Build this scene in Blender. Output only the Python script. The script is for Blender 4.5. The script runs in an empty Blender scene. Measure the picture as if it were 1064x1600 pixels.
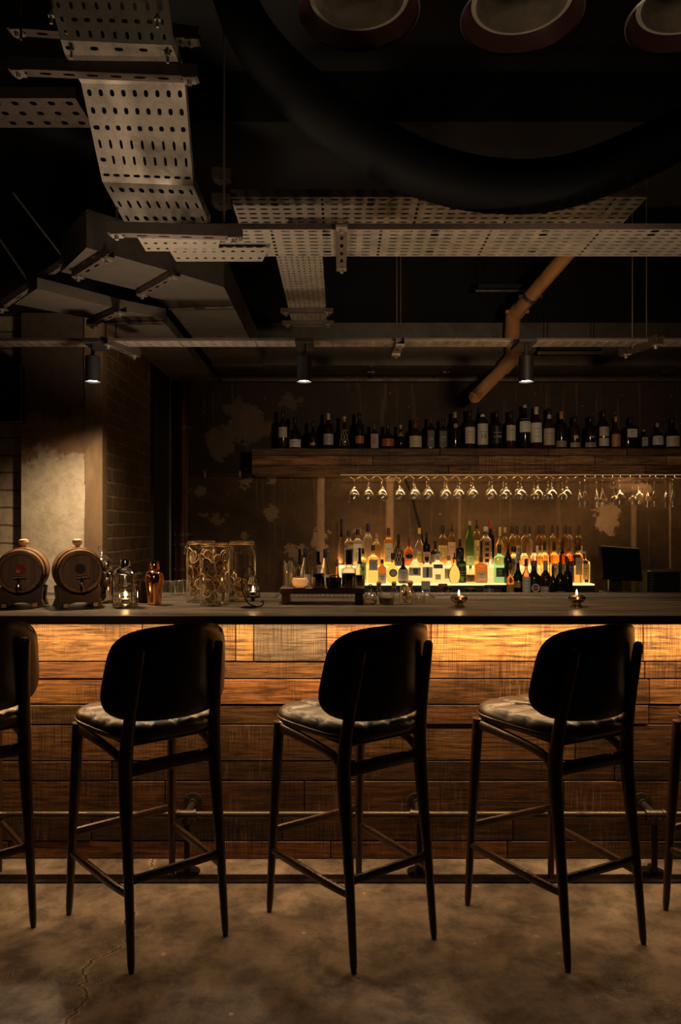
import bpy, math, random
from math import sin, cos, pi, radians, sqrt, exp
from mathutils import Vector, Matrix
random.seed(7)
S = bpy.context.scene
COL = S.collection
# ------------------------------------------------------------------ camera
F, EYE, HOR = 1150.0, 1.45, 825.0
cam_d = bpy.data.cameras.new('camera'); cam = bpy.data.objects.new('camera', cam_d); COL.objects.link(cam)
cam.location = (0, 0, EYE); cam.rotation_euler = (pi/2, 0, 0)
cam_d.sensor_fit = 'VERTICAL'; cam_d.sensor_height = 36; cam_d.sensor_width = 24
cam_d.lens = 36*F/1600; cam_d.shift_y = 25/1600; cam_d.clip_start = 0.05
S.camera = cam
S.view_settings.view_transform = 'Standard'; S.view_settings.look = 'None'
S.view_settings.gamma = 1; S.view_settings.exposure = 1.0
S.view_settings.use_curve_mapping = False
S.cycles.use_denoising = True
S.cycles.max_bounces = 10; S.cycles.transmission_bounces = 8; S.cycles.transparent_max_bounces = 24
S.cycles.glossy_bounces = 4; S.cycles.diffuse_bounces = 3
S.cycles.caustics_reflective = False; S.cycles.caustics_refractive = False
S.cycles.sample_clamp_indirect = 2.0
# ------------------------------------------------------------------ world and lights
W = bpy.data.worlds.new('world'); S.world = W; W.use_nodes = True
W.node_tree.nodes['Background'].inputs[0].default_value = (1, .72, .45, 1)
W.node_tree.nodes['Background'].inputs[1].default_value = 0.0015

def area(name, loc, rot, sx, sy, power, color, spread=pi):
    d = bpy.data.lights.new(name, 'AREA'); d.shape = 'RECTANGLE'; d.size = sx; d.size_y = sy
    d.energy = power; d.color = color; d.spread = spread
    o = bpy.data.objects.new(name, d); COL.objects.link(o); o.location = loc; o.rotation_euler = rot
    return o
# LED tape under the counter nosing: shines down and back onto the planks
area('counter_led_light', (0.2, 3.06, 1.057), (radians(4), 0, 0), 4.6, .012, 20, (1, .60, .27))
# LED tape under the bottle shelf
area('shelf_led_light', (1.30, 5.340, 1.830), (radians(28), 0, 0), 2.6, .012, 3.4, (1, .58, .24))
# glow of the lit bottle steps onto the wall
area('step_led_light', (0.88, 5.60, 1.185), (radians(155), 0, 0), 1.75, .03, 4.0, (1, .52, .20))
# spot lights; only the bar spots have fittings, the rest are unseen
def spot(name, loc, rot, size, blend, power, color, r=.03):
    d = bpy.data.lights.new(name, 'SPOT'); d.spot_size = radians(size); d.spot_blend = blend
    d.energy = power; d.color = color; d.shadow_soft_size = r
    o = bpy.data.objects.new(name, d); COL.objects.link(o); o.location = loc; o.rotation_euler = rot
    return o
SPOTX = (-1.178, -.173, .883)
for i, x in enumerate(SPOTX):
    spot('bar_spot_light', (x, 3.5, 2.14), (radians((10, 0, 0)[i]), 0, 0), (132, 104, 104)[i], (1, .75, .75)[i], (50, 17, 16)[i], (1, .71, .43), .03)
for x, y, p in ((-1.3, 2.2, 2.5), (.1, 2.2, 2.5), (1.5, 2.2, 2.5)):
    spot('floor_spot_light', (x, y, 3.0), (0, 0, 0), 80, .9, p, (1, .66, .40), .04)
# added unseen spots that wash the undersides of the trays and ducts
for x, y, p in ((-.80, 3.2, 15), (.35, 2.45, 12), (1.5, 2.6, 8), (-.72, 2.15, 5)):
    spot('tray_fill_light', (x, y, 1.72), (radians(176), 0, 0), 134, .7, p, (1, .76, .54), .08)
spot('tray_bend_fill', (-.74, 1.2, 1.9), (radians(117), 0, 0), 26, .8, 7, (1, .76, .54), .06)  # added unseen lamp to brighten the sloping tray's bend
spot('counter_fill_light', (-.55, .9, 1.95), (radians(74.5), 0, radians(12)), 27, .8, 11, (1, .74, .50), .08)  # added unseen fill on the barrels and jars
spot('shelf_fill_light', (.9, 1.5, 1.95), (radians(91), 0, 0), 64, .9, 46, (1, .72, .46), .08)  # added unseen frontal fill for the shelf, its bottles and the wall

# ------------------------------------------------------------------ helpers
def X(px, D): return (px-532)*D/F
def Z(py, D): return EYE-(py-HOR)*D/F

class G:
    def __init__(s): s.v = []; s.f = []; s.m = []; s.c = []
    def add(s, vs, fs, m=0, M=None, c=None):
        b = len(s.v)
        s.v += [tuple(M @ Vector(p)) if M is not None else tuple(p) for p in vs]
        for f in fs: s.f.append([i+b for i in f]); s.m.append(m); s.c.append(c)
        return s
    def box(s, c, d, m=0, M=None, col=None, bev=0):
        x, y, z = c; a, b, h = d[0]/2, d[1]/2, d[2]/2
        if bev <= 0:
            vs = [(x+i*a, y+j*b, z+k*h) for k in (-1, 1) for j in (-1, 1) for i in (-1, 1)]
            fs = [(0, 2, 3, 1), (4, 5, 7, 6), (0, 1, 5, 4), (2, 6, 7, 3), (0, 4, 6, 2), (1, 3, 7, 5)]
        else:
            e = bev; vs = []; fs = []
            ring = lambda a, b: [(-a, -b+e), (-a+e, -b), (a-e, -b), (a, -b+e), (a, b-e), (a-e, b), (-a+e, b), (-a, b-e)]
            for (ia, ib, zz) in ((e, e, -h), (0, 0, -h+e), (0, 0, h-e), (e, e, h)):
                vs += [(x+p, y+q, z+zz) for p, q in ring(a-ia, b-ib)]
            for k in range(3):
                for i in range(8):
                    j = (i+1) % 8; fs.append((k*8+i, k*8+j, k*8+8+j, k*8+8+i))
            fs += [tuple(reversed(range(8))), tuple(range(24, 32))]
        return s.add(vs, fs, m, M, col)
    def lathe(s, prof, n=24, m=0, M=None, sq=0, dy=1.0, cap=True):
        vs = []; fs = []
        for r, z in prof:
            for i in range(n):
                t = 2*pi*i/n; cx, cy = sec(t, sq)
                vs.append((r*cx, r*cy*dy, z))
        k = len(prof)
        for j in range(k-1):
            for i in range(n):
                q = (i+1) % n; fs.append((j*n+i, j*n+q, (j+1)*n+q, (j+1)*n+i))
        if cap:
            fs.append(tuple(reversed(range(n)))); fs.append(tuple(range((k-1)*n, k*n)))
        return s.add(vs, fs, m, M)
    def tube(s, pts, rad, n=10, m=0, M=None, flat=1.0, closed=False, caps=True):
        P = [Vector(p) for p in pts]; k = len(P)
        R = rad if isinstance(rad, (list, tuple)) else [rad]*k
        vs = []; fs = []; up = None
        for i in range(k):
            a = P[(i-1) % k] if (i > 0 or closed) else P[i]; b = P[(i+1) % k] if (i < k-1 or closed) else P[i]
            t = (b-a).normalized()
            if up is None:
                up = Vector((0, 0, 1)) if abs(t.z) < .9 else Vector((0, 1, 0))
            u = (up - t*up.dot(t)).normalized(); w = t.cross(u); up = u
            for q in range(n):
                g = 2*pi*q/n; vs.append(P[i]+u*(cos(g)*R[i])+w*(sin(g)*R[i]*flat))
        for i in range(k if closed else k-1):
            for q in range(n):
                r = (q+1) % n; j = (i+1) % k
                fs.append((i*n+q, i*n+r, j*n+r, j*n+q))
        if caps and not closed:
            fs.append(tuple(reversed(range(n)))); fs.append(tuple(range((k-1)*n, k*n)))
        return s.add(vs, fs, m, M)
    def prism(s, poly, z0, z1, m=0, M=None):
        n = len(poly); vs = [(x, y, z0) for x, y in poly]+[(x, y, z1) for x, y in poly]
        fs = [tuple(reversed(range(n))), tuple(range(n, 2*n))]+[(i, (i+1) % n, n+(i+1) % n, n+i) for i in range(n)]
        return s.add(vs, fs, m, M)
    def perf(s, quad, nu, nv, kind, m=0):
        """perforated sheet: quad corners a(u0v0) b(u1v0) c(u1v1) d(u0v1); kind(i,j) -> None or (hu,hv) hole half sizes in cell units"""
        a, b, c, d = [Vector(p) for p in quad]
        def pt(u, v): return (a*(1-u)+b*u)*(1-v)+(d*(1-u)+c*u)*v
        O = [(-1, -1), (0, -1), (1, -1), (1, 0), (1, 1), (0, 1), (-1, 1), (-1, 0)]
        for i in range(nu):
            for j in range(nv):
                k = kind(i, j)
                if k is None:
                    s.add([pt(i/nu, j/nv), pt((i+1)/nu, j/nv), pt((i+1)/nu, (j+1)/nv), pt(i/nu, (j+1)/nv)], [(0, 1, 2, 3)], m); continue
                hu, hv = k; vs = []
                for (p, q) in O: vs.append(pt((i+.5+p*.5)/nu, (j+.5+q*.5)/nv))
                for (p, q) in O:
                    f = .78 if (p and q) else 1
                    vs.append(pt((i+.5+p*hu*f)/nu, (j+.5+q*hv*f)/nv))
                s.add(vs, [(t, (t+1) % 8, 8+(t+1) % 8, 8+t) for t in range(8)], m)
    def obj(s, name, mats, parent=None, smooth=None, loc=None, rz=0, thick=0, sharp=35):
        me = bpy.data.meshes.new(name); me.from_pydata(s.v, [], s.f)
        for mt in (mats if isinstance(mats, (list, tuple)) else [mats]): me.materials.append(mt)
        if any(s.m): me.polygons.foreach_set('material_index', s.m)
        if any(c is not None for c in s.c):
            at = me.color_attributes.new('tone', 'FLOAT_COLOR', 'CORNER')
            for p, c in zip(me.polygons, s.c):
                for li in p.loop_indices: at.data[li].color = (*(c or (1, 1, 1)), 1)
        me.update()
        if smooth is not None or True:
            me.polygons.foreach_set('use_smooth', [bool(smooth)]*len(me.polygons))
            if smooth: me.set_sharp_from_angle(angle=radians(sharp))
        o = bpy.data.objects.new(name, me); COL.objects.link(o)
        if parent: o.parent = parent
        if loc: o.location = loc
        if rz: o.rotation_euler.z = rz
        if thick:
            md = o.modifiers.new('thickness', 'SOLIDIFY'); md.thickness = thick
        return o

def sec(t, sq):
    c, q = cos(t), sin(t)
    if not sq: return c, q
    k = (abs(c)**sq+abs(q)**sq)**(-1/sq)
    return c*k, q*k
def catmull(pts, sub=5):
    P = [Vector(p) for p in pts]; out = []
    for i in range(len(P)-1):
        a = P[max(i-1, 0)]; b = P[i]; c = P[i+1]; d = P[min(i+2, len(P)-1)]
        for k in range(sub):
            t = k/sub; out.append(.5*((2*b)+(c-a)*t+(2*a-5*b+4*c-d)*t*t+(3*b-a-3*c+d)*t**3))
    out.append(P[-1]); return out
def lerpl(vals, n):
    out = []
    for i in range(n):
        t = i/(n-1)*(len(vals)-1); k = min(int(t), len(vals)-2); out.append(vals[k]+(vals[k+1]-vals[k])*(t-k))
    return out
def tag(o, label, cat=None, group=None, kind=None):
    if label: o['label'] = label
    if cat: o['category'] = cat
    if group: o['group'] = group
    if kind: o['kind'] = kind
    return o
def thing(name, label, cat, loc=(0, 0, 0), rz=0, group=None):
    o = bpy.data.objects.new(name, None); COL.objects.link(o); o.location = loc; o.rotation_euler.z = rz
    o.empty_display_size = .05
    return tag(o, label, cat, group)
def struct(o, label=None):
    o['kind'] = 'structure'
    return o
def kids(o): return [c for c in list(COL.objects) if c.parent == o]
def dup(root, loc, rz, label, group=None):
    r = root.copy(); COL.objects.link(r); r.location = loc; r.rotation_euler.z = rz; r['label'] = label
    if group: r['group'] = group
    for ch in kids(root):
        c = ch.copy(); COL.objects.link(c); c.parent = r
        for g in kids(ch):
            d = g.copy(); COL.objects.link(d); d.parent = c
    return r
ONES = 'zeroth first second third fourth fifth sixth seventh eighth ninth tenth eleventh twelfth thirteenth fourteenth fifteenth sixteenth seventeenth eighteenth nineteenth twentieth'.split()
def ordn(n):
    if n <= 20: return ONES[n]
    if n == 30: return 'thirtieth'
    return ('twenty-' if n < 30 else 'thirty-')+ONES[n % 10]
def rot(axis, deg): return Matrix.Rotation(radians(deg), 4, axis)
def tr(x, y, z): return Matrix.Translation((x, y, z))

# ------------------------------------------------------------------ materials
def mat(name, color=(.5, .5, .5), rough=.5, metal=0, trans=0, ior=1.45, emit=None, es=0, spec=.5, coat=0):
    m = bpy.data.materials.new(name); m.use_nodes = True; b = m.node_tree.nodes['Principled BSDF']
    b.inputs['Base Color'].default_value = (*color, 1); b.inputs['Roughness'].default_value = rough
    b.inputs['Metallic'].default_value = metal; b.inputs['Transmission Weight'].default_value = trans
    b.inputs['IOR'].default_value = ior; b.inputs['Specular IOR Level'].default_value = spec
    b.inputs['Coat Weight'].default_value = coat
    if emit: b.inputs['Emission Color'].default_value = (*emit, 1); b.inputs['Emission Strength'].default_value = es
    return m
class N:
    """tiny node helper"""
    def __init__(s, m): s.t = m.node_tree; s.b = s.t.nodes['Principled BSDF']
    def n(s, typ, **kw):
        nd = s.t.nodes.new(typ)
        for k, v in kw.items():
            if k.startswith('i_'):
                key = k[2:].replace('_', ' '); nd.inputs[key].default_value = v
            else: setattr(nd, k, v)
        return nd
    def l(s, a, b): s.t.links.new(a, b)
    def coord(s, scale=(1, 1, 1), loc=(0, 0, 0)):
        tc = s.n('ShaderNodeTexCoord'); mp = s.n('ShaderNodeMapping'); s.l(tc.outputs['Object'], mp.inputs[0])
        mp.inputs['Scale'].default_value = scale; mp.inputs['Location'].default_value = loc
        return mp.outputs[0]
    def noise(s, co, scale, detail=4, rough=.55, dist=0):
        nd = s.n('ShaderNodeTexNoise'); s.l(co, nd.inputs['Vector'])
        nd.inputs['Scale'].default_value = scale; nd.inputs['Detail'].default_value = detail
        nd.inputs['Roughness'].default_value = rough; nd.inputs['Distortion'].default_value = dist
        return nd.outputs['Fac']
    def ramp(s, fac, stops):
        nd = s.n('ShaderNodeValToRGB'); s.l(fac, nd.inputs[0]); e = nd.color_ramp.elements
        while len(e) < len(stops): e.new(.5)
        for el, (p, c) in zip(e, stops): el.position = p; el.color = (*c, 1) if len(c) == 3 else c
        return nd.outputs[0]
    def mix(s, fac, a, b, blend='MIX'):
        nd = s.n('ShaderNodeMix', data_type='RGBA', blend_type=blend)
        for sock, v in ((nd.inputs[0], fac), (nd.inputs[6], a), (nd.inputs[7], b)):
            if hasattr(v, 'links'): s.l(v, sock)
            elif isinstance(v, (int, float)): sock.default_value = v
            else: sock.default_value = (*v, 1)
        return nd.outputs[2]
    def math(s, op, a, b=None, c=None, clamp=False):
        nd = s.n('ShaderNodeMath', operation=op, use_clamp=clamp)
        for i, v in enumerate((a, b, c)):
            if v is None: continue
            if hasattr(v, 'links'): s.l(v, nd.inputs[i])
            else: nd.inputs[i].default_value = v
        return nd.outputs[0]
    def smooth(s, v, a, b, to0=0, to1=1):
        nd = s.n('ShaderNodeMapRange', interpolation_type='SMOOTHSTEP'); s.l(v, nd.inputs[0])
        nd.inputs[1].default_value = a; nd.inputs[2].default_value = b
        nd.inputs[3].default_value = to0; nd.inputs[4].default_value = to1
        return nd.outputs[0]
    def sep(s, co):
        nd = s.n('ShaderNodeSeparateXYZ'); s.l(co, nd.inputs[0]); return nd.outputs
    def color(s, c): s.l(c, s.b.inputs['Base Color'])
    def rough(s, c): s.l(c, s.b.inputs['Roughness'])
    def bump(s, h, strength=.5, dist=.01):
        nd = s.n('ShaderNodeBump'); nd.inputs['Strength'].default_value = strength; nd.inputs['Distance'].default_value = dist
        s.l(h, nd.inputs['Height']); s.l(nd.outputs[0], s.b.inputs['Normal'])
def attr(n, name='tone'):
    a = n.n('ShaderNodeAttribute', attribute_name=name); return a.outputs['Color']

def reclaimed(name, dark=.25, gain=1.0):
    m = mat(name, rough=.62); n = N(m)
    co = n.coord()
    g = n.noise(n.coord((2.2, 8, 38)), 2.2, 6, .65, .6)
    gr = n.ramp(g, [(.34, (.12, .08, .05)), (.48, (.62, .55, .46)), (.66, (1.15, 1.07, .95))])
    c = n.mix(1, attr(n), gr, 'MULTIPLY')
    fine = n.noise(n.coord((3, 8, 150)), 3, 4, .7)
    c = n.mix(.8, c, n.ramp(fine, [(.38, (.28, .23, .18)), (.62, (1.05, 1, .95))]), 'MULTIPLY')
    # upright band-saw marks
    saw = n.noise(n.coord((150, 8, 2.0)), 2.2, 3, .6)
    patch = n.noise(co, 3.1, 3, .6)
    pm = n.smooth(patch, .40, .62)
    sm = n.math('MULTIPLY', n.smooth(saw, .48, .60), pm)
    c = n.mix(sm, c, n.mix(1, c, (.28, .20, .14), 'MULTIPLY'))
    pale = n.math('MULTIPLY', n.smooth(n.noise(n.coord((210, 8, 3), (3, 1, 2)), 2.0, 3, .6), .56, .66), n.smooth(n.noise(n.coord(loc=(5, 2, 1)), 3.6, 3), .46, .64))
    c = n.mix(n.math('MULTIPLY', pale, .38), c, (.62, .42, .24))
    blot = n.smooth(n.noise(n.coord((1.5, 4, 5), (1, 7, 3)), 2.6, 6, .75), .50, .66)
    c = n.mix(n.math('MULTIPLY', blot, .75), c, n.mix(1, c, (.25, .19, .15), 'MULTIPLY'))
    # knots
    vo = n.n('ShaderNodeTexVoronoi'); n.l(n.coord((1.6, 1, 6)), vo.inputs['Vector']); vo.inputs['Scale'].default_value = 1.5
    kn = n.smooth(vo.outputs['Distance'], .05, .11, 1, 0)
    c = n.mix(n.math('MULTIPLY', kn, .8), c, (.03, .018, .01))
    if gain != 1: c = n.mix(1, c, (gain, gain, gain), 'MULTIPLY')
    n.color(c)
    h = n.math('ADD', n.math('MULTIPLY', g, .6), n.math('MULTIPLY', saw, .5)); n.bump(h, .45, .006)
    return m
M_plank = reclaimed('reclaimed_planks')
M_shelfplank = reclaimed('reclaimed_shelf_planks')

M_counter = mat('counter_wood', rough=.38); n = N(M_counter)
g = n.noise(n.coord((1.2, 22, 10)), 2.4, 7, .68, .5)
c = n.ramp(g, [(.32, (.018, .012, .008)), (.5, (.075, .055, .036)), (.72, (.20, .155, .105))])
c = n.mix(n.smooth(n.noise(n.coord((.7, 2, 1)), 2, 4), .5, .7), c, n.mix(1, c, (.6, .55, .5), 'MULTIPLY'))
n.color(c); n.rough(n.smooth(g, .3, .7, .3, .5)); n.bump(g, .25, .003)
M_nosing = mat('counter_edge_wood', (.030, .016, .009), .4)

M_floor = mat('worn_concrete', rough=.5); n = N(M_floor)
co = n.coord()
a = n.noise(co, 1.3, 8, .62, .4); b = n.noise(co, 7, 6, .7, .2); d = n.noise(co, 60, 4, .7)
c = n.ramp(a, [(.32, (.105, .084, .072)), (.5, (.20, .168, .145)), (.68, (.34, .29, .25))])
c = n.mix(.85, c, n.ramp(b, [(.38, (.38, .36, .35)), (.60, (1.3, 1.25, 1.2))]), 'MULTIPLY')
c = n.mix(n.smooth(d, .62, .74), c, (.36, .29, .22))
sx, sy, sz = n.sep(co)
wob = n.math('MULTIPLY', n.math('SUBTRACT', n.noise(n.coord((0, 1, 0)), 3.2, 5, .6), .5), .42)
line = n.math('ABSOLUTE', n.math('ADD', n.math('ADD', sx, .80), wob))
side = n.smooth(n.math('ADD', n.math('ADD', sx, .80), wob), -.02, .02)
c = n.mix(n.math('MULTIPLY', side, .35), c, n.mix(1, c, (.62, .58, .54), 'MULTIPLY'))
c = n.mix(n.math('MULTIPLY', n.smooth(line, .006, .022, 1, 0), n.smooth(b, .35, .6, .2, .8)), c, (.40, .31, .22))
c = n.mix(n.smooth(line, .002, .005, 1, 0), c, (.02, .014, .01))
vo = n.n('ShaderNodeTexVoronoi'); n.l(co, vo.inputs['Vector']); vo.inputs['Scale'].default_value = 9
c = n.mix(n.math('MULTIPLY', n.smooth(vo.outputs['Distance'], .06, .10, 1, 0), n.smooth(b, .5, .6)), c, (.50, .42, .33))
stain = n.smooth(n.noise(n.coord(loc=(4, 9, 0)), 2.4, 6, .7, .8), .56, .64)
c = n.mix(n.math('MULTIPLY', stain, .55), c, n.mix(1, c, (.38, .34, .32), 'MULTIPLY'))
n.color(c); n.rough(n.smooth(b, .3, .7, .62, .38)); n.bump(n.math('ADD', n.math('MULTIPLY', b, .6), n.math('MULTIPLY', d, .3)), .35, .01)

def blobwall(name, base, patchc, blobs, stripes):
    m = mat(name, rough=.7); n = N(m); co = n.coord()
    sx, sy, sz = n.sep(co)
    big = n.noise(co, 1.6, 7, .65, .5); mid = n.noise(n.coord((1, 1, 1), (3, 3, 3)), 6, 6, .7)
    c = n.ramp(big, [(.3, base[0]), (.5, base[1]), (.72, base[2])])
    c = n.mix(.6, c, n.ramp(mid, [(.3, (.45, .42, .4)), (.65, (1.2, 1.15, 1.1))]), 'MULTIPLY')
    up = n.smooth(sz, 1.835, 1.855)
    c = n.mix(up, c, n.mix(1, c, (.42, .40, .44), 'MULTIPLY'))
    # drips below the shelf
    drip = n.smooth(n.noise(n.coord((9, 1, .5)), 3, 3), .58, .70)
    c = n.mix(n.math('MULTIPLY', drip, .35), c, (.22, .13, .055))
    wx = n.math('MULTIPLY', n.math('SUBTRACT', n.noise(n.coord(loc=(1, 0, 7)), 8, 6, .72), .5), .34)
    wz = n.math('MULTIPLY', n.math('SUBTRACT', n.noise(n.coord(loc=(8, 0, 2)), 8, 6, .72), .5), .34)
    tot = None
    for (bx, bz, rx, rz, k) in blobs:
        dx = n.math('DIVIDE', n.math('ADD', n.math('SUBTRACT', sx, bx), wx), rx)
        dz = n.math('DIVIDE', n.math('ADD', n.math('SUBTRACT', sz, bz), wz), rz)
        d2 = n.math('ADD', n.math('MULTIPLY', dx, dx), n.math('MULTIPLY', dz, dz))
        q = n.smooth(d2, .85, 1.15, k, 0)
        tot = q if tot is None else n.math('MAXIMUM', tot, q)
    for (bx, w, ztop, k) in stripes:
        dx = n.math('ABSOLUTE', n.math('ADD', n.math('SUBTRACT', sx, bx), n.math('MULTIPLY', wx, .06)))
        q = n.math('MULTIPLY', n.smooth(dx, w*.6, w*1.2, k, 0), n.smooth(sz, ztop-.02, ztop+.02, 1, 0))
        tot = n.math('MAXIMUM', tot, q)
    speck = n.math('MULTIPLY', n.smooth(n.noise(n.coord(loc=(2, 5, 9)), 22, 4, .6), .68, .74), .6)
    tot = n.math('MAXIMUM', tot, speck)
    pc = n.mix(n.smooth(mid, .35, .65), patchc, tuple(v*.7 for v in patchc))
    c = n.mix(tot, c, pc)
    n.color(c); n.bump(n.math('ADD', mid, tot), .3, .01)
    return m
DW = 5.62
def bl(px, py, rx, ry, k=1.0): return (X(px, DW), Z(py, DW), rx*DW/F, ry*DW/F, k)
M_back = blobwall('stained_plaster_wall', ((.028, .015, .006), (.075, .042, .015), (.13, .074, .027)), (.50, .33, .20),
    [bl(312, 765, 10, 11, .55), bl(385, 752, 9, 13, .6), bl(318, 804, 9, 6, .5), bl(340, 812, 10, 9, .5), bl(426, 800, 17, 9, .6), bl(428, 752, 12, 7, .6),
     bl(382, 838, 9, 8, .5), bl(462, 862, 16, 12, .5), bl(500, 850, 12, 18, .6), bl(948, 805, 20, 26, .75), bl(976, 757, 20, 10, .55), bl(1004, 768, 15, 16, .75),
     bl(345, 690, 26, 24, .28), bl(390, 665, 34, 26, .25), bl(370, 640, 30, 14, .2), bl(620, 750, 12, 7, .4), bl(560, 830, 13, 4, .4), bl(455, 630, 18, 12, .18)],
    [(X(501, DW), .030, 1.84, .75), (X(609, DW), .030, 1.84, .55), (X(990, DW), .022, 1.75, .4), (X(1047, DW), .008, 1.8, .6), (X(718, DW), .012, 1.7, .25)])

M_plaster = mat('bare_plaster', rough=.8); n = N(M_plaster); co = n.coord()
a = n.noise(co, 2.2, 6, .6, .4); b = n.noise(n.coord(loc=(4, 4, 4)), 14, 7, .75)
sx, sy, sz = n.sep(co)
c = n.ramp(a, [(.3, (.30, .245, .17)), (.55, (.42, .36, .26)), (.75, (.50, .43, .32))])
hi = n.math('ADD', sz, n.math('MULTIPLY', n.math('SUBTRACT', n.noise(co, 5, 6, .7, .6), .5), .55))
c = n.mix(n.smooth(hi, 1.80, 1.86), c, (.20, .115, .062))  # shade above the spot's light cone, put into the plaster colour
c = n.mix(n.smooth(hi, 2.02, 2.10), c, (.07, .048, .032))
c = n.mix(.6, c, n.ramp(b, [(.32, (.5, .47, .44)), (.55, (1.1, 1.08, 1.05))]), 'MULTIPLY')
n.color(c); n.bump(b, .5, .012)
M_strip = mat('rendered_corner', rough=.8); n = N(M_strip); co = n.coord()
a = n.noise(n.coord((1, 1, .5)), 5, 7, .7, .5)
n.color(n.ramp(a, [(.3, (.10, .06, .03)), (.55, (.16, .10, .05)), (.72, (.24, .165, .09))])); n.bump(a, .5, .01)

def brickmat(name, cols, mortar, bw, bh, ms, coordscale=(1, 1, 1), swap=True):
    m = mat(name, rough=.8); n = N(m)
    tc = n.n('ShaderNodeTexCoord'); s3 = n.n('ShaderNodeSeparateXYZ'); n.l(tc.outputs['Object'], s3.inputs[0])
    cb = n.n('ShaderNodeCombineXYZ'); n.l(s3.outputs[1 if swap else 0], cb.inputs[0]); n.l(s3.outputs[2], cb.inputs[1])
    nz = n.n('ShaderNodeTexNoise'); n.l(tc.outputs['Object'], nz.inputs['Vector']); nz.inputs['Scale'].default_value = 9; nz.inputs['Detail'].default_value = 4
    ad = n.n('ShaderNodeVectorMath', operation='MULTIPLY_ADD'); n.l(nz.outputs['Color'], ad.inputs[0]); ad.inputs[1].default_value = (.018, .018, 0); n.l(cb.outputs[0], ad.inputs[2])
    br = n.n('ShaderNodeTexBrick'); n.l(ad.outputs[0], br.inputs['Vector'])
    br.inputs['Color1'].default_value = (*cols[0], 1); br.inputs['Color2'].default_value = (*cols[1], 1); br.inputs['Mortar'].default_value = (*mortar, 1)
    br.inputs['Scale'].default_value = 1; br.inputs['Brick Width'].default_value = bw; br.inputs['Row Height'].default_value = bh
    br.inputs['Mortar Size'].default_value = ms; br.inputs['Mortar Smooth'].default_value = .4
    co = n.coord(); a = n.noise(co, 3, 6, .7, .4); b = n.noise(co, 18, 6, .7)
    c = n.mix(.8, br.outputs['Color'], n.ramp(a, [(.3, (.4, .36, .32)), (.65, (1.25, 1.15, 1.05))]), 'MULTIPLY')
    c = n.mix(.5, c, n.ramp(b, [(.3, (.5, .5, .5)), (.6, (1.1, 1.1, 1.1))]), 'MULTIPLY')
    n.color(c); n.bump(n.math('SUBTRACT', n.math('MULTIPLY', b, .4), br.outputs['Fac']), .7, .012)
    return m
M_brick = brickmat('dark_old_brick', ((.10, .060, .030), (.155, .098, .050)), (.22, .155, .085), .225, .078, .008)
M_block = brickmat('pale_painted_block', ((.36, .30, .215), (.31, .25, .18)), (.13, .10, .07), .42, .098, .006, swap=False)

M_black = mat('black_paint', (.008, .007, .007), .55)
M_ceil = mat('black_ceiling', (.010, .009, .008), .85); n = N(M_ceil)
n.color(n.ramp(n.noise(n.coord(), 3, 5), [(.3, (.002, .0018, .0016)), (.7, (.005, .0045, .004))]))
def steel(name, c0, c1, rough=.45, sc=6, metal=.75):
    m = mat(name, rough=rough, metal=metal); n = N(m); a = n.noise(n.coord(), sc, 6, .7, .4)
    n.color(n.ramp(a, [(.3, c0), (.7, c1)])); n.rough(n.smooth(a, .3, .7, rough+.12, rough-.1)); return m
M_galv = steel('galvanised_steel', (.17, .145, .115), (.42, .36, .28), .5, 7, .6)
M_galvd = steel('dull_galvanised_duct', (.07, .060, .046), (.16, .135, .105), .5, 4, .55)
M_strut = steel('dark_strut_steel', (.07, .052, .042), (.16, .12, .095), .5, 9, .6)
M_iron = mat('black_iron', (.02, .018, .016), .42, .7)
M_rail = steel('worn_iron_pipe', (.06, .05, .04), (.15, .13, .105), .4, 12, .9)
M_chrome = mat('polished_steel', (.62, .57, .52), .12, 1)
M_steel = steel('brushed_bar_steel', (.30, .27, .23), (.52, .47, .40), .36, 20, .9)
M_copper = mat('polished_copper', (.80, .34, .16), .13, 1)
M_brass = mat('aged_brass', (.55, .38, .18), .28, 1)
M_hose = mat('black_flexible_duct', (.0015, .0014, .0013), .7, spec=.12)
M_pipe = mat('orange_waste_pipe', (.48, .225, .085), .42); n = N(M_pipe)
n.color(n.ramp(n.noise(n.coord(), 8, 5), [(.3, (.36, .16, .06)), (.7, (.55, .27, .11))]))
M_redpipe = mat('oxide_red_pipe', (.07, .014, .008), .45)
M_canopy = mat('dark_red_shade', (.035, .012, .010), .4, .3)
M_leather = mat('dark_brown_leather', (.03, .016, .01), .36, spec=.45); n = N(M_leather)
a = n.noise(n.coord(), 90, 3, .6); n.color(n.ramp(n.noise(n.coord(), 7, 5), [(.3, (.018, .009, .006)), (.7, (.038, .020, .013))])); n.bump(a, .08, .002)
M_walnut = mat('dark_stained_beech', (.04, .018, .01), .30, spec=.5, coat=.15); n = N(M_walnut)
n.color(n.ramp(n.noise(n.coord((14, 14, 1.5)), 4, 5, .6), [(.3, (.020, .010, .006)), (.7, (.050, .024, .013))]))
M_backply = mat('dark_plywood_back', (.014, .009, .007), .28, spec=.5)
M_oak = mat('barrel_oak', rough=.45); n = N(M_oak)
a = n.noise(n.coord((20, 2, 20)), 2.4, 5, .6); n.color(n.ramp(a, [(.3, (.14, .062, .024)), (.7, (.34, .165, .068))])); n.bump(a, .2, .003)
M_oakhead = mat('barrel_head_oak', rough=.5); n = N(M_oakhead)
a = n.noise(n.coord((26, 2, 2)), 1.6, 5, .6); n.color(n.ramp(a, [(.3, (.13, .068, .032)), (.7, (.27, .155, .08))]))
M_oakd = mat('dark_oak_stand', rough=.5); n = N(M_oakd)
a = n.noise(n.coord((3, 8, 30)), 3, 5, .6); n.color(n.ramp(a, [(.3, (.055, .028, .014)), (.7, (.15, .08, .04))]))
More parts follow.
